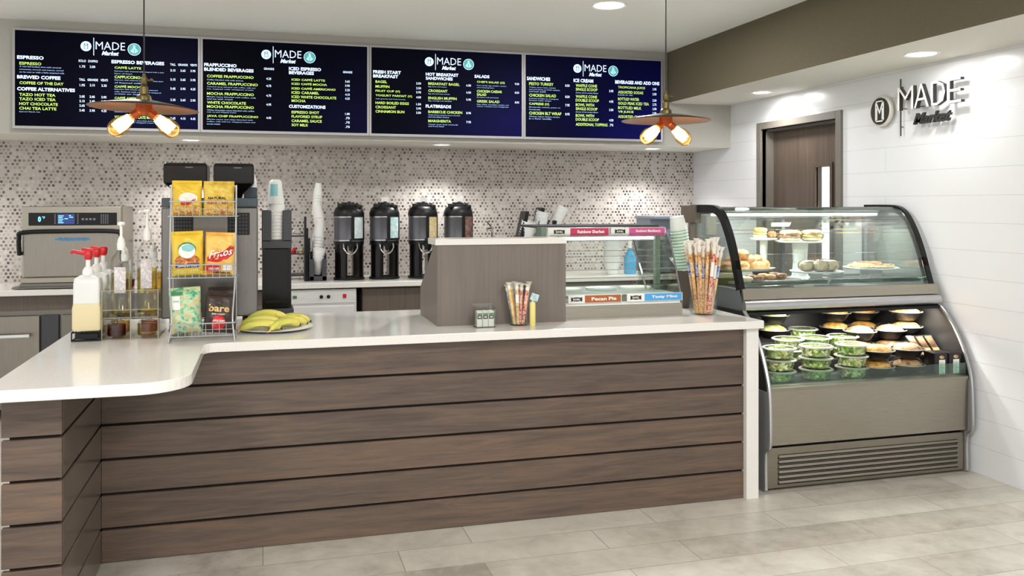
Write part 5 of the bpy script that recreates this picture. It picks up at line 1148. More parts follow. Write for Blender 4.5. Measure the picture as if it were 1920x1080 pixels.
# flavor strips
M['pink'] = mat('ink_crimson', (196, 44, 96), .4); M['pink2'] = mat('ink_pink', (206, 84, 146), .4); M['brownink'] = mat('ink_copper_brown', (168, 92, 44), .4); M['skyink'] = mat('ink_sky_blue', (74, 160, 222), .4)
def strip(x0, x1, xc, zz, yy, col, s_, label, logo_col='ink_black', slope=0, h=.042):
    """white card with oval logo left and coloured panel right, upright on the case"""
    def fn(a, c, d=0): return Vector((a, yy - .003 - d, zz + c))
    o = thing('flavor_strip', ((x0 + x1) / 2, yy, zz), label, 'sign', 'flavor name strips on the ice cream case')
    b = MB(); b.box(x0, x1, yy - .002, yy, zz, zz + h); b.build('card', 'white_dull', o)
    b = MB(); b.box(xc, x1 - .004, yy - .0032, yy - .0021, zz + .002, zz + h - .002, 0); b.build('color_panel', col, o)
    b = MB(); b.text(s_, xc + (x1 - xc) * .18, x1 - .03, .012, .030, lambda a, c, d: fn(a, c, .0008), bold=.03); b.build('lettering', 'ink_white', o)
    w_ = min(.032, (xc - x0) * .42); xm = (x0 + xc) / 2
    b = MB(); v = [b.bm.verts.new(fn(xm + w_ * math.cos(q * PI / 12), h / 2 + .011 * math.sin(q * PI / 12))) for q in range(24)]; b.bm.faces.new(v)
    v = [b.bm.verts.new(fn(xm + sx * w_, h / 2 + sz, .0003)) for sx, sz in ((-1, .012), (-.5, .006), (-.5, -.008), (-1, -.012), (-.9, 0))]; b.bm.faces.new(v); v = [b.bm.verts.new(fn(xm + sx * w_, h / 2 + sz, .0003)) for sx, sz in ((1, .012), (.5, .006), (.5, -.008), (1, -.012), (.9, 0))]; b.bm.faces.new(v)
    b.build('oval_logo', logo_col, o)
    b = MB(); b.text('BLUE BELL', xm - w_ * .6, xm + w_ * .6, h / 2 - .005, h / 2 + .005, lambda a, c, d: fn(a, c, .0008), bold=.03); b.build('logo_lettering', 'ink_white', o)
def xa(u, y): return PY(u, 400, y).x
strip(xa(1066, 4.29), xa(1166, 4.29), xa(1097, 4.29), 1.0, 4.295, 'brownink', 'Pecan Pie', 'white and copper brown flavor strip at the lower left of the ice cream case')
strip(xa(1176, 4.29), xa(1280, 4.29), xa(1209, 4.29), 1.0, 4.295, 'skyink', 'Tasty Mint', 'white and sky blue flavor strip at the lower right of the ice cream case')
yt = 4.50
strip(1.475, xa(1141, yt), xa(1068, yt), 1.345, 4.49, 'pink', 'Rainbow Sherbet', 'white and crimson flavor strip at the top left of the ice cream case')
strip(xa(1144, yt), xa(1246, yt), xa(1178, yt), 1.345, 4.49, 'pink2', 'Southern Blackberry', 'white and pink flavor strip at the top right of the ice cream case')

# --- green banded cup stack on a dark box between the cases
sb = thing('cup_stand', (2.345, 4.62, ZT), 'dark brown tapered stand under the green-banded cup stack', 'stand')
b = MB(); b.prism([(2.312, ZT), (2.375, ZT), (2.402, 1.135), (2.285, 1.135)], 4.56, 4.67, 'xz'); b.build('body', 'laminate_dark', sb)
m = M['cup_green'] = mat('green_banded_cup', (226, 236, 226), .5); t = NT(m)
sp = t.add('ShaderNodeSeparateXYZ'); t.link(t.coord('Generated'), sp.inputs[0])
f = t.math('GREATER_THAN', t.math('SUBTRACT', .03, t.math('ABSOLUTE', t.math('SUBTRACT', sp.outputs[2], .86))), 0)
t.link(t.ramp(f, [(0, (226, 232, 226)), (1, (120, 190, 140))]), t.p.inputs['Base Color'])
stack(2.342, 4.60, 1.138, 13, .018, (-.17, 0, 1), .040, .050, .095, 'cup_green', 'white cup with green band nested in the leaning stack between the two cases', 'green-banded cups in the leaning stack', flip=True)

# ================================================================== DELI DISPLAY CASE
dx0, dx1 = 2.535, 3.842; yr = 4.93
dc = thing('deli_display_case', (3.19, 4.55, 0), 'tall stainless deli case with curved glass top standing by the white wall', 'display case')
M['case_dark'] = mat('case_interior_dark', (36, 36, 36), .5); M['case_grey'] = mat('case_interior_grey', (96, 102, 104), .4)
b = MB(); b.box(dx0 + .02, dx1 - .02, 4.12, yr, .02, .55, bev=.003); b.build('base_body', 'case_dark', dc)
b = MB(); b.box(dx0 + .02, dx1 - .015, 4.085, 4.115, .012, .226, bev=.003); gp = b.build('grille_panel', 'steel_mid', dc)
b = MB()
for i in range(6):
    z_ = .038 + i * .027
    b.prism([(4.0845, z_), (4.0845, z_ + .016), (4.0795, z_ + .013), (4.0765, z_ + .001)], dx0 + .09, dx1 - .07, 'yz', 0); b.box(dx0 + .085, dx1 - .065, 4.0835, 4.0846, z_ - .008, z_ - .0005, 1)
b.build('louver', ['steel_mid', 'groove'], gp)
b = MB(); b.prism([(4.060, .246), (4.056, .53), (4.10, .53), (4.10, .246)], dx0 + .025, dx1 - .022, 'yz'); b.build('front_panel', 'steel', dc)
b = MB(); b.prism([(4.052, .5305), (4.050, .548), (4.075, .562), (4.10, .562), (4.10, .5305)], dx0 + .025, dx1 - .022, 'yz'); b.build('front_sill', 'steel', dc)
b = MB(); b.box(dx0 + .03, dx1 - .028, 4.064, 4.070, .5625, .622); b.build('lip_glass', 'glass_green', dc)
low = [(4.077, .0), (4.077, .20), (4.038, .25), (4.036, .385), (4.045, .53), (4.07, .62), (4.11, .71), (4.165, .80), (4.225, .87), (4.292, .925)]
for x_ in (dx0, dx1 - .02):
    right = x_ > 3
    b = MB(); b.prism(low[:5] + [(yr, .53), (yr, 0)], x_, x_ + .02, 'yz'); b.build('side_panel', 'grey', dc)
    b = MB(); b.prism([(p[0] + .004, p[1]) for p in low[4:]] + [(yr, .925), (yr, .532)], x_ + .006, x_ + .012, 'yz'); b.build('side_wall', 'case_dark', dc)
    b = MB(); b.tube(smooth_path([(x_ + .01, p[0], max(p[1], .012)) for p in low], 4), .011, 8); b.build('edge_trim', 'alu', dc, smooth=True)
b = MB(); b.box(dx0 + .02, dx1 - .02, yr - .03, yr, .551, .925); b.build('rear_panel', 'case_dark', dc)
b = MB(); b.box(3.63, 3.8185, 4.2275, 4.3345, .5555, .64); b.build('riser_block', 'case_dark', dc)
b = MB(); b.box(3.66, 3.8185, 4.336, 4.53, .6255, .73); b.build('riser_block', 'case_dark', dc)
DK = [(4.075, 4.335, .5515, .5545), (4.3355, 4.585, .552, .625), (4.5855, yr - .031, .552, .695)]
for (a, c_, z0, z1) in DK:
    b = MB(); b.box(dx0 + .021, dx1 - .021, a, c_, z0, z1); b.build('step_shelf', 'case_dark', dc)
b = MB(); b.box(dx0 + .01, dx1 - .01, 4.325, yr, .926, 1.04); b.build('middle_deck', 'case_grey', dc)
b = MB(); b.prism([(4.296, .988), (4.312, 1.045), (4.345, 1.045), (4.324, .988)], dx0 + .01, dx1, 'yz'); b.build('middle_trim', 'steel', dc)
b = MB(); b.lathe([(.031, 0), (.031, dx1 - dx0 - .012)], (dx0 + .006, 4.293, .953), 24, mtx=Matrix.Rotation(PI / 2, 4, 'Y'), sx=1.0, sy=.8); b.build('bumper_rail', 'alu', dc, smooth=True)
b = MB(); b.box(dx0 + .02, dx1 - .02, 4.27, 4.325, .905, .921); b.build('light_housing', 'black', dc)
up = smooth_path([(0, yr, 1.512), (0, 4.72, 1.512), (0, 4.62, 1.504), (0, 4.545, 1.465), (0, 4.475, 1.375), (0, 4.415, 1.26), (0, 4.37, 1.14), (0, 4.335, 1.0455)], 5)
upo = [(p.y, p.z) for p in up]
def inset(pts, d):
    o_ = []
    for i, p in enumerate(pts):
        a = pts[max(i - 1, 0)]; c_ = pts[min(i + 1, len(pts) - 1)]; t_ = Vector((c_[0] - a[0], c_[1] - a[1])).normalized(); o_.append((p[0] - t_.y * d, p[1] + t_.x * d))
    return o_
ins = inset(upo, .046) if inset(upo, .046)[-1][0] > upo[-1][0] else inset(upo, -.046)
for x_ in (dx0 + .01, dx1 - .035):
    b = MB()
    for i in range(len(upo) - 1): b.prism([upo[i], upo[i + 1], ins[i + 1], ins[i]], x_, x_ + .03, 'yz')
    bmesh.ops.remove_doubles(b.bm, verts=b.bm.verts, dist=.0001)
    b.build('arch_frame', 'black', dc, smooth=True, ang=50)
    b = MB(); b.prism(ins + [(yr, 1.0455)], x_ + .012, x_ + .018, 'yz'); b.build('side_glass', 'glass', dc)
g1, g2 = inset(upo, .012 if ins == inset(upo, .046) else -.012), inset(upo, .018 if ins == inset(upo, .046) else -.018)
b = MB()
i0 = 3
for i in range(i0, len(g1) - 1): b.prism([g1[i], g1[i + 1], g2[i + 1], g2[i]], dx0 + .0405, dx1 - .0355, 'yz')
bmesh.ops.remove_doubles(b.bm, verts=b.bm.verts, dist=.0001)
b.build('curved_glass', 'glass', dc, smooth=True)
b = MB(); b.box(dx0 + .0405, dx1 - .0355, 4.66, yr - .002, 1.486, 1.492); b.build('top_glass', 'glass_green', dc)
b = MB(); b.box(dx0 + .0405, dx1 - .0355, 4.645, 4.66, 1.478, 1.498, bev=.002); b.build('glass_hinge', 'case_grey', dc)
b = MB(); b.box(dx0 - .003, dx0 + .04, 4.84, yr + .10, 1.40, 1.508, bev=.004); b.box(dx0 - .003, dx0 + .04, yr - .03, yr, 1.0455, 1.40); b.build('rear_bracket', 'laminate_dark', dc)
b = MB(); b.box(dx0 + .0405, dx1 - .0355, yr - .025, yr, 1.455, 1.485); b.box(dx0 + .0405, dx1 - .0355, yr - .025, yr, 1.0455, 1.06)
b.build('rear_frame', 'case_grey', dc)
for x_ in (3.175, 3.79):
    b = MB(); b.box(x_, x_ + .022, yr - .028, yr - .002, 1.0605, 1.4545); b.build('rear_post', 'case_grey', dc)
b = MB(); b.box(dx0 + .045, 3.195, yr - .012, yr - .007, 1.0605, 1.4545); b.build('sliding_glass', 'glass', dc)
b = MB(); b.box(3.175, dx1 - .04, yr - .02, yr - .015, 1.0605, 1.4545); b.build('sliding_glass', 'glass', dc)
b = MB(); b.box(dx0 + .06, dx1 - .06, 4.75, 4.785, 1.462, 1.478); b.build('light_tray', 'white', dc)
b = MB(); b.tube([(dx0 + .065, 4.765, 1.452), (dx1 - .065, 4.765, 1.452)], .0085, 8); b.build('light_tube', 'tube_on', dc)
area('case_lamp', (3.19, 4.70, 1.435), 1.2, 7.0, shape='RECTANGLE', sy=.03, color=(.97, 1, .98))
area('case_lamp', (3.19, 4.30, .90), 1.2, 11, shape='RECTANGLE', sy=.03, rot=(.45, 0, 0), color=(1, .96, .88))

# ---- pedestal stands and foods on the upper deck
ZD = 1.0405
M['china'] = mat('white_china', (226, 234, 232), .2)
M['bread'] = noisy('bread_crust', [(.35, (196, 142, 78)), (.5, (222, 182, 120)), (.65, (236, 210, 160))], nscale=18, rough=.6, bump=.3)
M['bread_pale'] = noisy('pale_bread', [(.35, (222, 200, 158)), (.5, (236, 220, 186)), (.65, (206, 170, 118))], nscale=16, rough=.6, bump=.2)
M['filling'] = noisy('sandwich_filling', [(.4, (150, 84, 60)), (.5, (196, 150, 110)), (.6, (128, 70, 48))], nscale=30)
M['egg'] = noisy('egg_and_cheese', [(.4, (226, 200, 90)), (.6, (240, 220, 130))], nscale=20)
M['croissant'] = noisy('croissant_crust', [(.35, (176, 112, 56)), (.5, (212, 158, 96)), (.65, (230, 190, 134))], nscale=14, rough=.45, bump=.3)
M['muffin'] = noisy('dark_muffin', [(.35, (84, 52, 34)), (.5, (140, 92, 54)), (.65, (196, 150, 90))], nscale=40, rough=.6, bump=.3)
M['pizza'] = noisy('flatbread_topping', [(.4, (150, 56, 30)), (.5, (188, 92, 48)), (.58, (222, 170, 100)), (.66, (120, 50, 34))], nscale=26, rough=.5, bump=.3)
M['film'] = glass('plastic_film', (.96, .97, .97), .9, .12, .10)
def pedestal(x, y, ztop, r, label, stem=.045, square=False, foot=.09):
    t_ = thing('cake_stand', (x, y, ZD), label, 'cake stand', 'white pedestal stands in the deli case')
    b = MB(); h = ztop - ZD
    b.lathe([(.001, h - .012), (r * .5, h - .012), (r * .97, h - .006), (r, h + .001), (r * .985, h + .003), (r * .93, h - .001), (.001, h - .001)], (x, y, ZD), 48); b.build('plate', 'china', t_, smooth=True, ang=50)
    b = MB()
    if square: b.prism([(x - foot, ZD), (x + foot, ZD), (x + foot * .92, ZD + .02), (x + stem, ztop - .0125), (x - stem, ztop - .0125), (x - foot * .92, ZD + .02)], y - stem, y + stem, 'xz')
    else: b.lathe([(foot, 0), (foot, .006), (foot * .8, .016), (stem, .035), (stem * .85, h * .5), (stem, h - .0125)], (x, y, ZD), 32)
    b.build('pedestal_foot', 'china', t_, smooth=not square)
    return t_
pA = PY(1500, 452, 4.76); pB = PY(1530, 508, 4.54); pC = PY(1630, 501, 4.64); pD = PY(1432, 447, 4.85)
pedestal(pA.x, 4.76, pA.z, .153, 'tall white pedestal plate holding two sandwiches, upper middle of the deli case', .05, foot=.085)
pedestal(pB.x, 4.535, pB.z, .155, 'low white pedestal plate with wrapped pastries, centre of the deli case', .04, foot=.07)
pedestal(3.62, 4.62, pC.z, .165, 'white pedestal plate with flatbread slices, right side of the deli case', .045, True, .05)
pedestal(pD.x - .01, 4.835, pD.z, .085, 'small high white pedestal at the left rear of the deli case', .025, foot=.04)
def loaf(bb, cx, cy, cz, L, W, H, m=0, seed=0, n=14):
    vs = bb.ball((0, 0, 0), 1, m, n)
    for v in vs:
        p = v.co; s_ = 1 + .06 * math.sin(p.x * 5 + seed) * math.cos(p.y * 4 + seed * 2)
        v.co = Vector((cx + math.copysign(abs(p.x) ** .75, p.x) * L * s_, cy + math.copysign(abs(p.y) ** .75, p.y) * W * s_, cz + math.copysign(abs(p.z) ** .8, p.z) * H * s_))
def sandwich(x, y, z, label, fill='filling', L=.062, rot=0, wrap=True, grp='sandwiches on pedestals'):
    t_ = thing('sandwich', (x, y, z), label, 'sandwich', grp)
    b = MB(); loaf(b, x, y, z + .013, L, .05, .013, 0, 1); b.build('bottom_bread', 'bread_pale', t_, smooth=True)
    b = MB(); loaf(b, x, y, z + .031, L * .97, .049, .009, 0, 3, 18); b.build('filling', fill, t_, smooth=True)
    b = MB(); loaf(b, x, y, z + .052, L, .05, .017, 0, 2); b.build('top_bread', 'bread', t_, smooth=True)
    t_.rotation_euler = (0, 0, 0)
    if wrap:
        b = MB(); loaf(b, x, y, z + .036, L + .008, .056, .038, 0, 5, 18)
        for v in b.bm.verts: v.co.z = max(v.co.z, z + .0008)
        b.build('plastic_wrap', 'film', t_, smooth=True)
    return t_
sandwich(pA.x - .078, 4.75, pA.z + .0008, 'wrapped ham sandwich on a bun, left on the tall pedestal', L=.066)
sandwich(pA.x + .076, 4.75, pA.z + .0008, 'golden wrapped egg sandwich, right on the tall pedestal', 'egg', L=.066)
sandwich(pD.x - .035, 4.835, pD.z + .0008, 'flat yellow egg sandwich on the small rear pedestal', 'egg', L=.036, wrap=False)
b = MB(); loaf(b, pD.x + .048, 4.835, pD.z + .024, .026, .03, .022, 0, 2); tag(b.build('muffin', 'muffin', None, (pD.x + .048, 4.835, pD.z), smooth=True), 'brown muffin on the small rear pedestal', 'muffin')
# wrapped pastries on the centre stand
for i, (ox_, oy_, a) in enumerate(((-.085, -.03, .3), (-.02, -.06, .1), (.055, -.05, -.2), (.02, .05, .5), (.10, .03, .1))):
    t_ = thing('wrapped_pastry', (pB.x + ox_, 4.535 + oy_, pB.z + .001), ['white-iced pastry in clear film at the left edge of the centre stand', 'striped iced pastry in clear film at the front of the centre stand', 'pale wrapped pastry at the front right of the centre stand', 'brown wrapped pastry at the back of the centre stand', 'round golden pastry at the right edge of the centre stand'][i], 'pastry', 'wrapped pastries on the centre stand')
    zc = pB.z + .034; x_, y_ = pB.x + ox_, 4.535 + oy_
    b = MB(); loaf(b, x_, y_, zc, .046, .036, .030, 0, i); b.build('pastry', ['bread_pale', 'bread_pale', 'bread_pale', 'croissant', 'bread'][i], t_, smooth=True)
    b = MB()
    for k in range(4):
        pts = []
        for j in range(9):
            u_ = -1 + 2 * j / 8; xx_ = x_ + (k - 1.5) * .014 + u_ * .006; yy_ = y_ + u_ * .02
            hz = .0305 * max(0, 1 - ((xx_ - x_) / .05) ** 2 - ((yy_ - y_) / .04) ** 2) ** .5; pts.append((xx_, yy_, zc + hz * 1.05 + .001))
        b.tube(pts, .0018, 5)
    b.build('icing', ['ink_white', 'ink_brown', 'ink_white', 'ink_brown', 'ink_white'][i], t_)
    b = MB(); loaf(b, x_, y_, zc + .002, .053, .042, .035, 0, i + 4)
    for v in b.bm.verts: v.co.z = max(v.co.z, pB.z + .0012)
    b.build('plastic_wrap', 'film', t_, smooth=True)
# flatbreads on the right stand
for i, (ox_, oy_, a, zz) in enumerate(((-.07, 0, .2, .004), (.05, -.02, -.3, .004), (.02, .06, .5, .014))):
    b = MB(); n = 20; w1, w2 = .095, .06
    cx_, cy_ = 3.62 + ox_, 4.62 + oy_; zb = pC.z + zz
    ring0 = [b.bm.verts.new((cx_ + w1 * math.cos(q * 2 * PI / n) * (1 + .06 * math.sin(3 * q)), cy_ + w2 * math.sin(q * 2 * PI / n), zb)) for q in range(n)]
    ring1 = [b.bm.verts.new((v.co.x * .98 + cx_ * .02, v.co.y * .98 + cy_ * .02, zb + .013 + .003 * math.sin(q * 2))) for q, v in enumerate(ring0)]
    ring2 = [b.bm.verts.new((v.co.x * .82 + cx_ * .18, v.co.y * .82 + cy_ * .18, zb + .012)) for q, v in enumerate(ring0)]
    for q in range(n):
        b.bm.faces.new((ring0[q], ring0[(q + 1) % n], ring1[(q + 1) % n], ring1[q])); b.bm.faces.new((ring1[q], ring1[(q + 1) % n], ring2[(q + 1) % n], ring2[q]))
    b.bm.faces.new(ring0)
    t_ = thing('flatbread', (cx_, cy_, zb), ['flatbread with melted pale cheese at the left of the right stand', 'flatbread with red-brown topping at the front of the right stand', 'flatbread with red-brown topping lying behind on the right stand'][i], 'flatbread', 'flatbreads on the right stand')
    c0 = None; b.bm.faces.new(ring2[::-1]); b.build('crust', 'bread_pale', t_, smooth=True)
    b = MB(); random.seed(i)
    for k in range(46):
        r_ = math.sqrt(random.random()) * .8; q = random.random() * 6.28
        b.ball((cx_ + w1 * r_ * math.cos(q), cy_ + w2 * r_ * math.sin(q), zb + .0135), .0075 + .004 * random.random(), 0, 6, (1.3, 1.1, .5))
    b.build('topping', 'pizza' if i else 'egg', t_, smooth=True)
# croissant platter on an olive box
M['olive_box'] = mat('olive_green_box', (150, 152, 62), .5)
b = MB(); b.box(2.585, 2.72, 4.62, 4.80, ZD + .0005, 1.108, bev=.004); tag(b.build('riser_box', 'olive_box', None, (2.65, 4.7, ZD)), 'olive green box under the left end of the croissant platter', 'box')
b = MB(); b.box(2.90, 2.98, 4.68, 4.80, ZD + .0005, 1.108, bev=.004); tag(b.build('riser_box', 'case_dark', None, (2.94, 4.74, ZD)), 'small dark box under the right end of the croissant platter', 'box')
b = MB(); b.lathe([(.10, 0), (.17, .004), (.205, .018), (.208, .021), (.2, .02), (.165, .008), (.001, .007)], (2.80, 4.725, 1.1085), 44, sy=.48); tag(b.build('serving_platter', 'china', None, (2.80, 4.725, 1.1085), smooth=True), 'oval white platter of croissants on boxes, left in the deli case', 'plate')
def croissant(i):
    b = MB(); L = .062; pts = []; rs = []
    for k in range(17):
        s_ = k / 16; a = (s_ - .5) * 2.3; pts.append((L * math.sin(a), L * .55 * (1 - math.cos(a)), 0)); rs.append((.031 * math.sin(PI * (.06 + .88 * s_)) ** .8) * (1 + .10 * math.sin(s_ * 32)))
    b.tube(pts, rs, 12)
    return b.build('croissant', 'croissant', None, smooth=True, ang=60, world=False)
cr0 = croissant(0)
CR = [((2.68, 4.70, 1.143), 0, .2), ((2.77, 4.68, 1.144), .1, .5), ((2.87, 4.70, 1.143), .0, -.3), ((2.945, 4.73, 1.143), .0, .9), ((2.73, 4.755, 1.145), .1, 2.6), ((2.83, 4.765, 1.145), 0, 3.4), ((2.73, 4.72, 1.178), .2, .3), ((2.83, 4.73, 1.179), .1, -.4), ((2.90, 4.745, 1.176), .1, 1.2), ((2.78, 4.72, 1.212), .1, 1.9)]
CL = ['at the left end of the platter', 'at the front of the platter, second from left', 'at the front of the platter, second from right', 'at the right end of the platter', 'at the rear left of the platter', 'at the rear right of the platter', 'in the second layer, left', 'in the second layer, middle', 'in the second layer, right', 'on top of the pile']
for i, (lc, tx, rz) in enumerate(CR):
    o = cr0 if i == 0 else cr0.copy()
    if i: COL.objects.link(o)
    o.location = lc; o.rotation_euler = (tx, 0, rz); tag(o, 'golden croissant ' + CL[i], 'croissant', 'croissants on the platter')
# front-left tilted black tray with muffins
tr = thing('pastry_tray', (2.83, 4.50, ZD), 'tilted black tray with white rim holding muffins in the deli case', 'tray')
tm = Matrix.Translation((2.62, 4.50, ZD + .012)) @ Matrix.Rotation(-.07, 4, 'Y')
b = MB(); b.box(0, .36, -.09, .09, 0, .005, mtx=tm); b.build('tray_base', 'case_dark', tr)
b = MB()
for (a0, a1, c0, c1) in ((-.004, .364, -.094, -.09), (-.004, .364, .09, .094), (-.004, 0, -.09, .09), (.36, .364, -.09, .09)): b.box(a0, a1, c0, c1, -.001, .012, mtx=tm)
b.build('tray_rim', 'white', tr)
random.seed(11)
for i in range(8):
    px_, py_ = .04 + (i % 4) * .075, -.045 + (i // 4) * .075
    p = tm @ Vector((px_, py_, .0065))
    t_ = thing('muffin', tuple(p), 'dark brown muffin on the tilted black tray, %s row, %s' % (('front', 'rear')[i // 4], ('leftmost', 'second from left', 'second from right', 'rightmost')[i % 4]), 'muffin', 'muffins on the black tray')
    b = MB(); b.lathe([(.02, 0), (.026, .022)], tuple(p), 18); b.build('paper_cup', 'white' if i == 0 else 'muffin', t_, smooth=True)
    b = MB(); loaf(b, p.x, p.y, p.z + .026, .031, .031, .014, 0, i); b.build('muffin_top', ['bread_pale', 'muffin', 'croissant', 'muffin'][i % 4], t_, smooth=True)
b = MB(); b.box(2.93, 3.06, 4.40, 4.43, ZD + .0005, ZD + .012); tag(b.build('price_card', 'white_dull', None, (3.0, 4.41, ZD)), 'small white card lying in front of the centre stand', 'card')

# ---- lower shelves: salads and bowls
M['salad'] = noisy('mixed_salad', [(.34, (52, 92, 36)), (.44, (98, 142, 58)), (.53, (156, 184, 92)), (.62, (214, 218, 160)), (.72, (206, 120, 60))], nscale=34, rough=.45, bump=.5, detail=3)
M['leaf'] = noisy('lettuce', [(.35, (84, 118, 46)), (.5, (136, 162, 76)), (.65, (186, 196, 118))], nscale=30, rough=.4)
M['leaf_pale'] = noisy('pale_lettuce', [(.35, (190, 196, 132)), (.5, (222, 222, 176)), (.65, (240, 238, 212))], nscale=30, rough=.4)
M['tomato'] = mat('tomato', (196, 52, 34), .25); M['carrot'] = mat('carrot', (226, 130, 60), .4)
M['lid_rim'] = mat('lid_rim_white', (214, 220, 208), .3, trans=.6)
def salad(kind):
    t_ = thing('salad_container', (0, 0, 0), 'x', 'salad container')
    R_, H_ = .086, .062
    b = MB(); b.lathe([(.001, 0), (.068, 0), (.072, .004), (R_, H_ - .010), (R_ + .004, H_ - .009)], (0, 0, 0), 36, capt=False); b.build('tub', 'clear_pet', t_, smooth=True, world=False)
    b = MB(); b.lathe([(R_ + .006, H_ - .010), (R_ + .007, H_ - .006), (R_ + .002, H_ - .003), (R_ - .006, H_ - .001), (R_ - .010, H_ - .004), (R_ - .004, H_ - .009)], (0, 0, 0), 36, capb=False, capt=False); b.build('lid_ring', 'lid_rim', t_, smooth=True, world=False)
    b = MB(); b.lathe([(.001, H_ - .0045), (R_ - .010, H_ - .0042)], (0, 0, 0), 36); b.build('lid', 'clear_pet', t_, smooth=True, world=False)
    rnd = random.Random(kind + 3)
    b = MB(); b.lathe([(.001, .003), (.064, .004), (.068, .01), (.0765, H_ - .014), (.06, H_ - .008), (.001, H_ - .0065)], (0, 0, 0), 30)
    for v in b.bm.verts: v.co += Vector((rnd.uniform(-1, 1), rnd.uniform(-1, 1), 0)) * .002
    sb_ = b.build('salad_mix', 'salad', t_, smooth=True, world=False)
    b = MB()
    for k in range(130):
        a = rnd.random() * 6.283; top = rnd.random() < .5
        if top: r_ = math.sqrt(rnd.random()) * .066; p = Vector((r_ * math.cos(a), r_ * math.sin(a), H_ - .009))
        else:
            z_ = rnd.uniform(.008, H_ - .014); r_ = .067 + .010 * z_ / H_; p = Vector((r_ * math.cos(a), r_ * math.sin(a), z_))
        s_ = rnd.uniform(.007, .015); m_ = Matrix.Translation(p) @ Matrix.Rotation(a + (0 if top else PI / 2), 4, 'Z') @ Matrix.Rotation(0 if top else PI / 2, 4, 'X') @ Matrix.Rotation(rnd.uniform(-.35, .35), 4, 'X') @ Matrix.Rotation(rnd.random() * 6, 4, 'Z')
        pts = [(-1, 0, 0), (-.5, .5, .18), (.3, .6, .22), (1, .1, .1), (.4, -.5, .2), (-.5, -.45, .16)]
        f = b.bm.faces.new([b.bm.verts.new(m_ @ (Vector(q) * s_)) for q in pts]); f.material_index = 0 if rnd.random() < (.5, .2, .5)[kind] else 1
    b.build('leaves', ['leaf', 'leaf_pale'], sb_, world=False)
    b = MB()
    for k in range((5, 3, 6)[kind]):
        a = -1.57 + rnd.uniform(-.9, .9); b.ball((.064 * math.cos(a), .064 * math.sin(a), H_ - .022 - .012 * (k % 2)), .0105, 0, 10)
    for k in range((6, 0, 2)[kind]):
        a = rnd.random() * 6.28; b.ball((.05 * math.cos(a), .05 * math.sin(a), H_ - .0115), .008, 1, 8, (1.4, .6, .25))
    b.build('vegetables', ['tomato', 'carrot'], sb_, smooth=True, world=False)
    return t_
sp_ = [salad(k) for k in range(3)]; used = [False] * 3
def place(proto_list, used_, k, loc, label, group, rz=0):
    o = proto_list[k] if not used_[k] else copy_tree(proto_list[k], loc); used_[k] = True
    o.location = loc; o.rotation_euler = (0, 0, rz); o['label'] = label; o['group'] = group
    if 'bowl' in label: o.scale = (1.22, 1.22, 1.3)
layer = {1: ['single'], 2: ['bottom', 'top'], 3: ['bottom', 'middle', 'top']}
ROW = {0: (4.195, .555), 1: (4.42, .6255), 2: (4.70, .6955)}
for (row, u, n, k, nm) in ((0, 1461, 3, 0, 'front left'), (0, 1530, 3, 2, 'front middle'), (0, 1597, 3, 0, 'front right'), (1, 1478, 2, 1, 'second-row left'), (1, 1529, 2, 1, 'second-row middle'), (1, 1580, 2, 2, 'second-row right'), (2, 1505, 1, 1, 'third-row')):
    y_, z_ = ROW[row]; x_ = PY(u, 600, y_).x
    for j in range(n):
        kk = (k + j) % 3
        place(sp_, used, kk, (x_ + .003 * math.sin(j * 3 + u), y_, z_ + .0625 * j), 'clear salad tub, %s of the %s stack in the deli case' % (layer[n][j], nm), 'salad tubs on the lower shelves', rz=u * .7 + j)
# black bowls with clear domes
M['bowl_black'] = mat('black_bowl', (22, 20, 20), .3)
FOOD = [noisy('golden_pasta', [(.35, (196, 130, 50)), (.5, (222, 168, 82)), (.65, (236, 206, 140))], nscale=40, bump=.6), noisy('pale_chicken', [(.35, (190, 140, 96)), (.5, (214, 172, 128)), (.65, (130, 78, 48))], nscale=30, bump=.6), noisy('lime_greens', [(.35, (170, 190, 90)), (.5, (214, 220, 140)), (.65, (236, 236, 190))], nscale=34, bump=.6)]
def bowl(k):
    t_ = thing('meal_bowl', (0, 0, 0), 'x', 'meal bowl')
    b = MB(); b.lathe([(.001, 0), (.042, 0), (.05, .005), (.068, .034), (.076, .036), (.077, .038), (.070, .039), (.06, .03), (.001, .024)], (0, 0, 0), 36); b.build('black_base', 'bowl_black', t_, smooth=True, world=False)
    b = MB(); vs = b.ball((0, 0, .036), 1, 0, 22, (.063, .063, .026)); rnd = random.Random(k)
    for v in vs: v.co += Vector((rnd.uniform(-1, 1), rnd.uniform(-1, 1), rnd.uniform(-1, 1))) * .0022
    for v in vs: v.co.z = max(v.co.z, .031)
    b.build('food', FOOD[k], t_, smooth=True, world=False)
    b = MB(); b.lathe([(.0765, .0392), (.072, .042), (.066, .052), (.055, .064), (.03, .068), (.001, .0685)], (0, 0, 0), 36); b.build('clear_dome', 'clear_pet', t_, smooth=True, world=False)
    b = MB(); b.lathe([(.0755, .0385), (.079, .0395), (.0785, .0415), (.0745, .042)], (0, 0, 0), 36, capb=False, capt=False); b.build('dome_rim', 'lid_rim', t_, smooth=True, world=False)
    return t_
bp = [bowl(k) for k in range(3)]; bu = [False] * 3
BR = {0: 4.192, 1: 4.435, 2: 4.745}
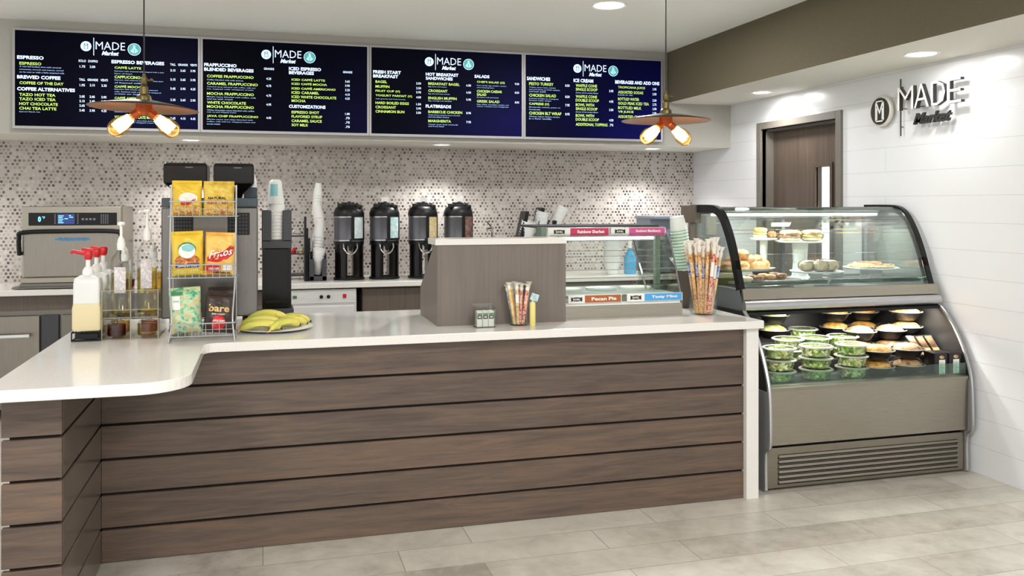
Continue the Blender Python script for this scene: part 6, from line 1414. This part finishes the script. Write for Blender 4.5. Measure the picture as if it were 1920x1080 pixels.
for (row, u, n, k, nm) in ((0, 1645, 2, 0, 'front-row left'), (0, 1702, 2, 1, 'front-row right'), (1, 1612, 2, 1, 'second-row, next to the salads,'), (1, 1668, 2, 1, 'second-row middle'), (2, 1451, 2, 2, 'left rear, behind the salads,'), (2, 1566, 2, 0, 'third-row left'), (2, 1618, 2, 0, 'third-row middle')):
    y_ = BR[row]; z_ = ROW[row][1]; x_ = min(PY(u, 600, y_).x, dx1 - .125)
    for j in range(n):
        place(bp, bu, k, (x_ + .001 * math.sin(u + j), y_ + .003 * math.cos(u), z_ + .0898 * j), 'black bowl with clear dome, %s of the %s stack' % (layer[n][j], nm), 'domed black bowls on the lower shelves', rz=u + j)
for (x_, y_, k, nm) in ((3.722, 4.435, 0, 'raised right-hand'),):
    for j in range(2): place(bp, bu, k, (x_, y_, (.7305 if y_ < 4.5 else .6955) + .0898 * j), 'black bowl with golden food and clear dome, %s of the %s stack' % (layer[2][j], nm), 'domed black bowls on the lower shelves', rz=j)
# sandwich wedges and labelled wraps
for i, x_ in enumerate((3.658, 3.720, 3.782)):
    y_ = 4.283; z_ = .6405
    t_ = thing('sandwich_wedge', (x_, y_, z_), 'black wedge sandwich pack on the second shelf, ' + ('left', 'middle', 'right')[i] + ' of three', 'sandwich pack', 'wedge packs on the second shelf')
    b = MB(); b.prism([(y_ - .05, z_), (y_ + .048, z_), (y_ + .05, z_ + .10)], x_ - .026, x_ + .026, 'yz'); b.build('pack_shell', 'bowl_black', t_)
    b = MB(); b.prism([(y_ - .047, z_ + .006), (y_ + .042, z_ + .093), (y_ + .040, z_ + .096), (y_ - .050, z_ + .009)], x_ - .021, x_ + .021, 'yz'); b.build('sandwich_filling', FOOD[1], t_)
    b = MB(); b.prism([(y_ - .053, z_ + .003), (y_ + .045, z_ + .101), (y_ + .044, z_ + .102), (y_ - .054, z_ + .004)], x_ - .024, x_ + .024, 'yz'); b.build('clear_window', 'film', t_)
for i, x_ in enumerate((3.672, 3.768)):
    y_ = 4.13; z_ = ROW[0][1]
    t_ = thing('boxed_wrap', (x_, y_, z_), 'dark boxed wrap with tall white printed label, ' + ('left', 'right')[i] + ' of the two at the front right', 'boxed wrap', 'boxed wraps at the front right')
    b = MB(); b.box(x_ - .045, x_ + .042, y_ - .04, y_ + .05, z_, z_ + .125, bev=.006); b.build('box_body', 'bowl_black', t_)
    b = MB(); b.box(x_ - .018, x_ + .022, y_ - .042, y_ - .0405, z_ + .004, z_ + .085); lb_ = b.build('paper_label', 'ink_white', t_)
    b = MB()
    for k in range(8): b.box(x_ - .013, x_ + .017 - (k % 3) * .006, y_ - .0428, y_ - .0421, z_ + .012 + k * .008, z_ + .0145 + k * .008)
    b.build('label_lettering', 'grey_print', lb_)
    b = MB(); vs = b.ball((x_ + .002, y_ - .032, z_ + .100), 1, 0, 12, (.03, .010, .018)); b.build('food_window', FOOD[1], t_, smooth=True)
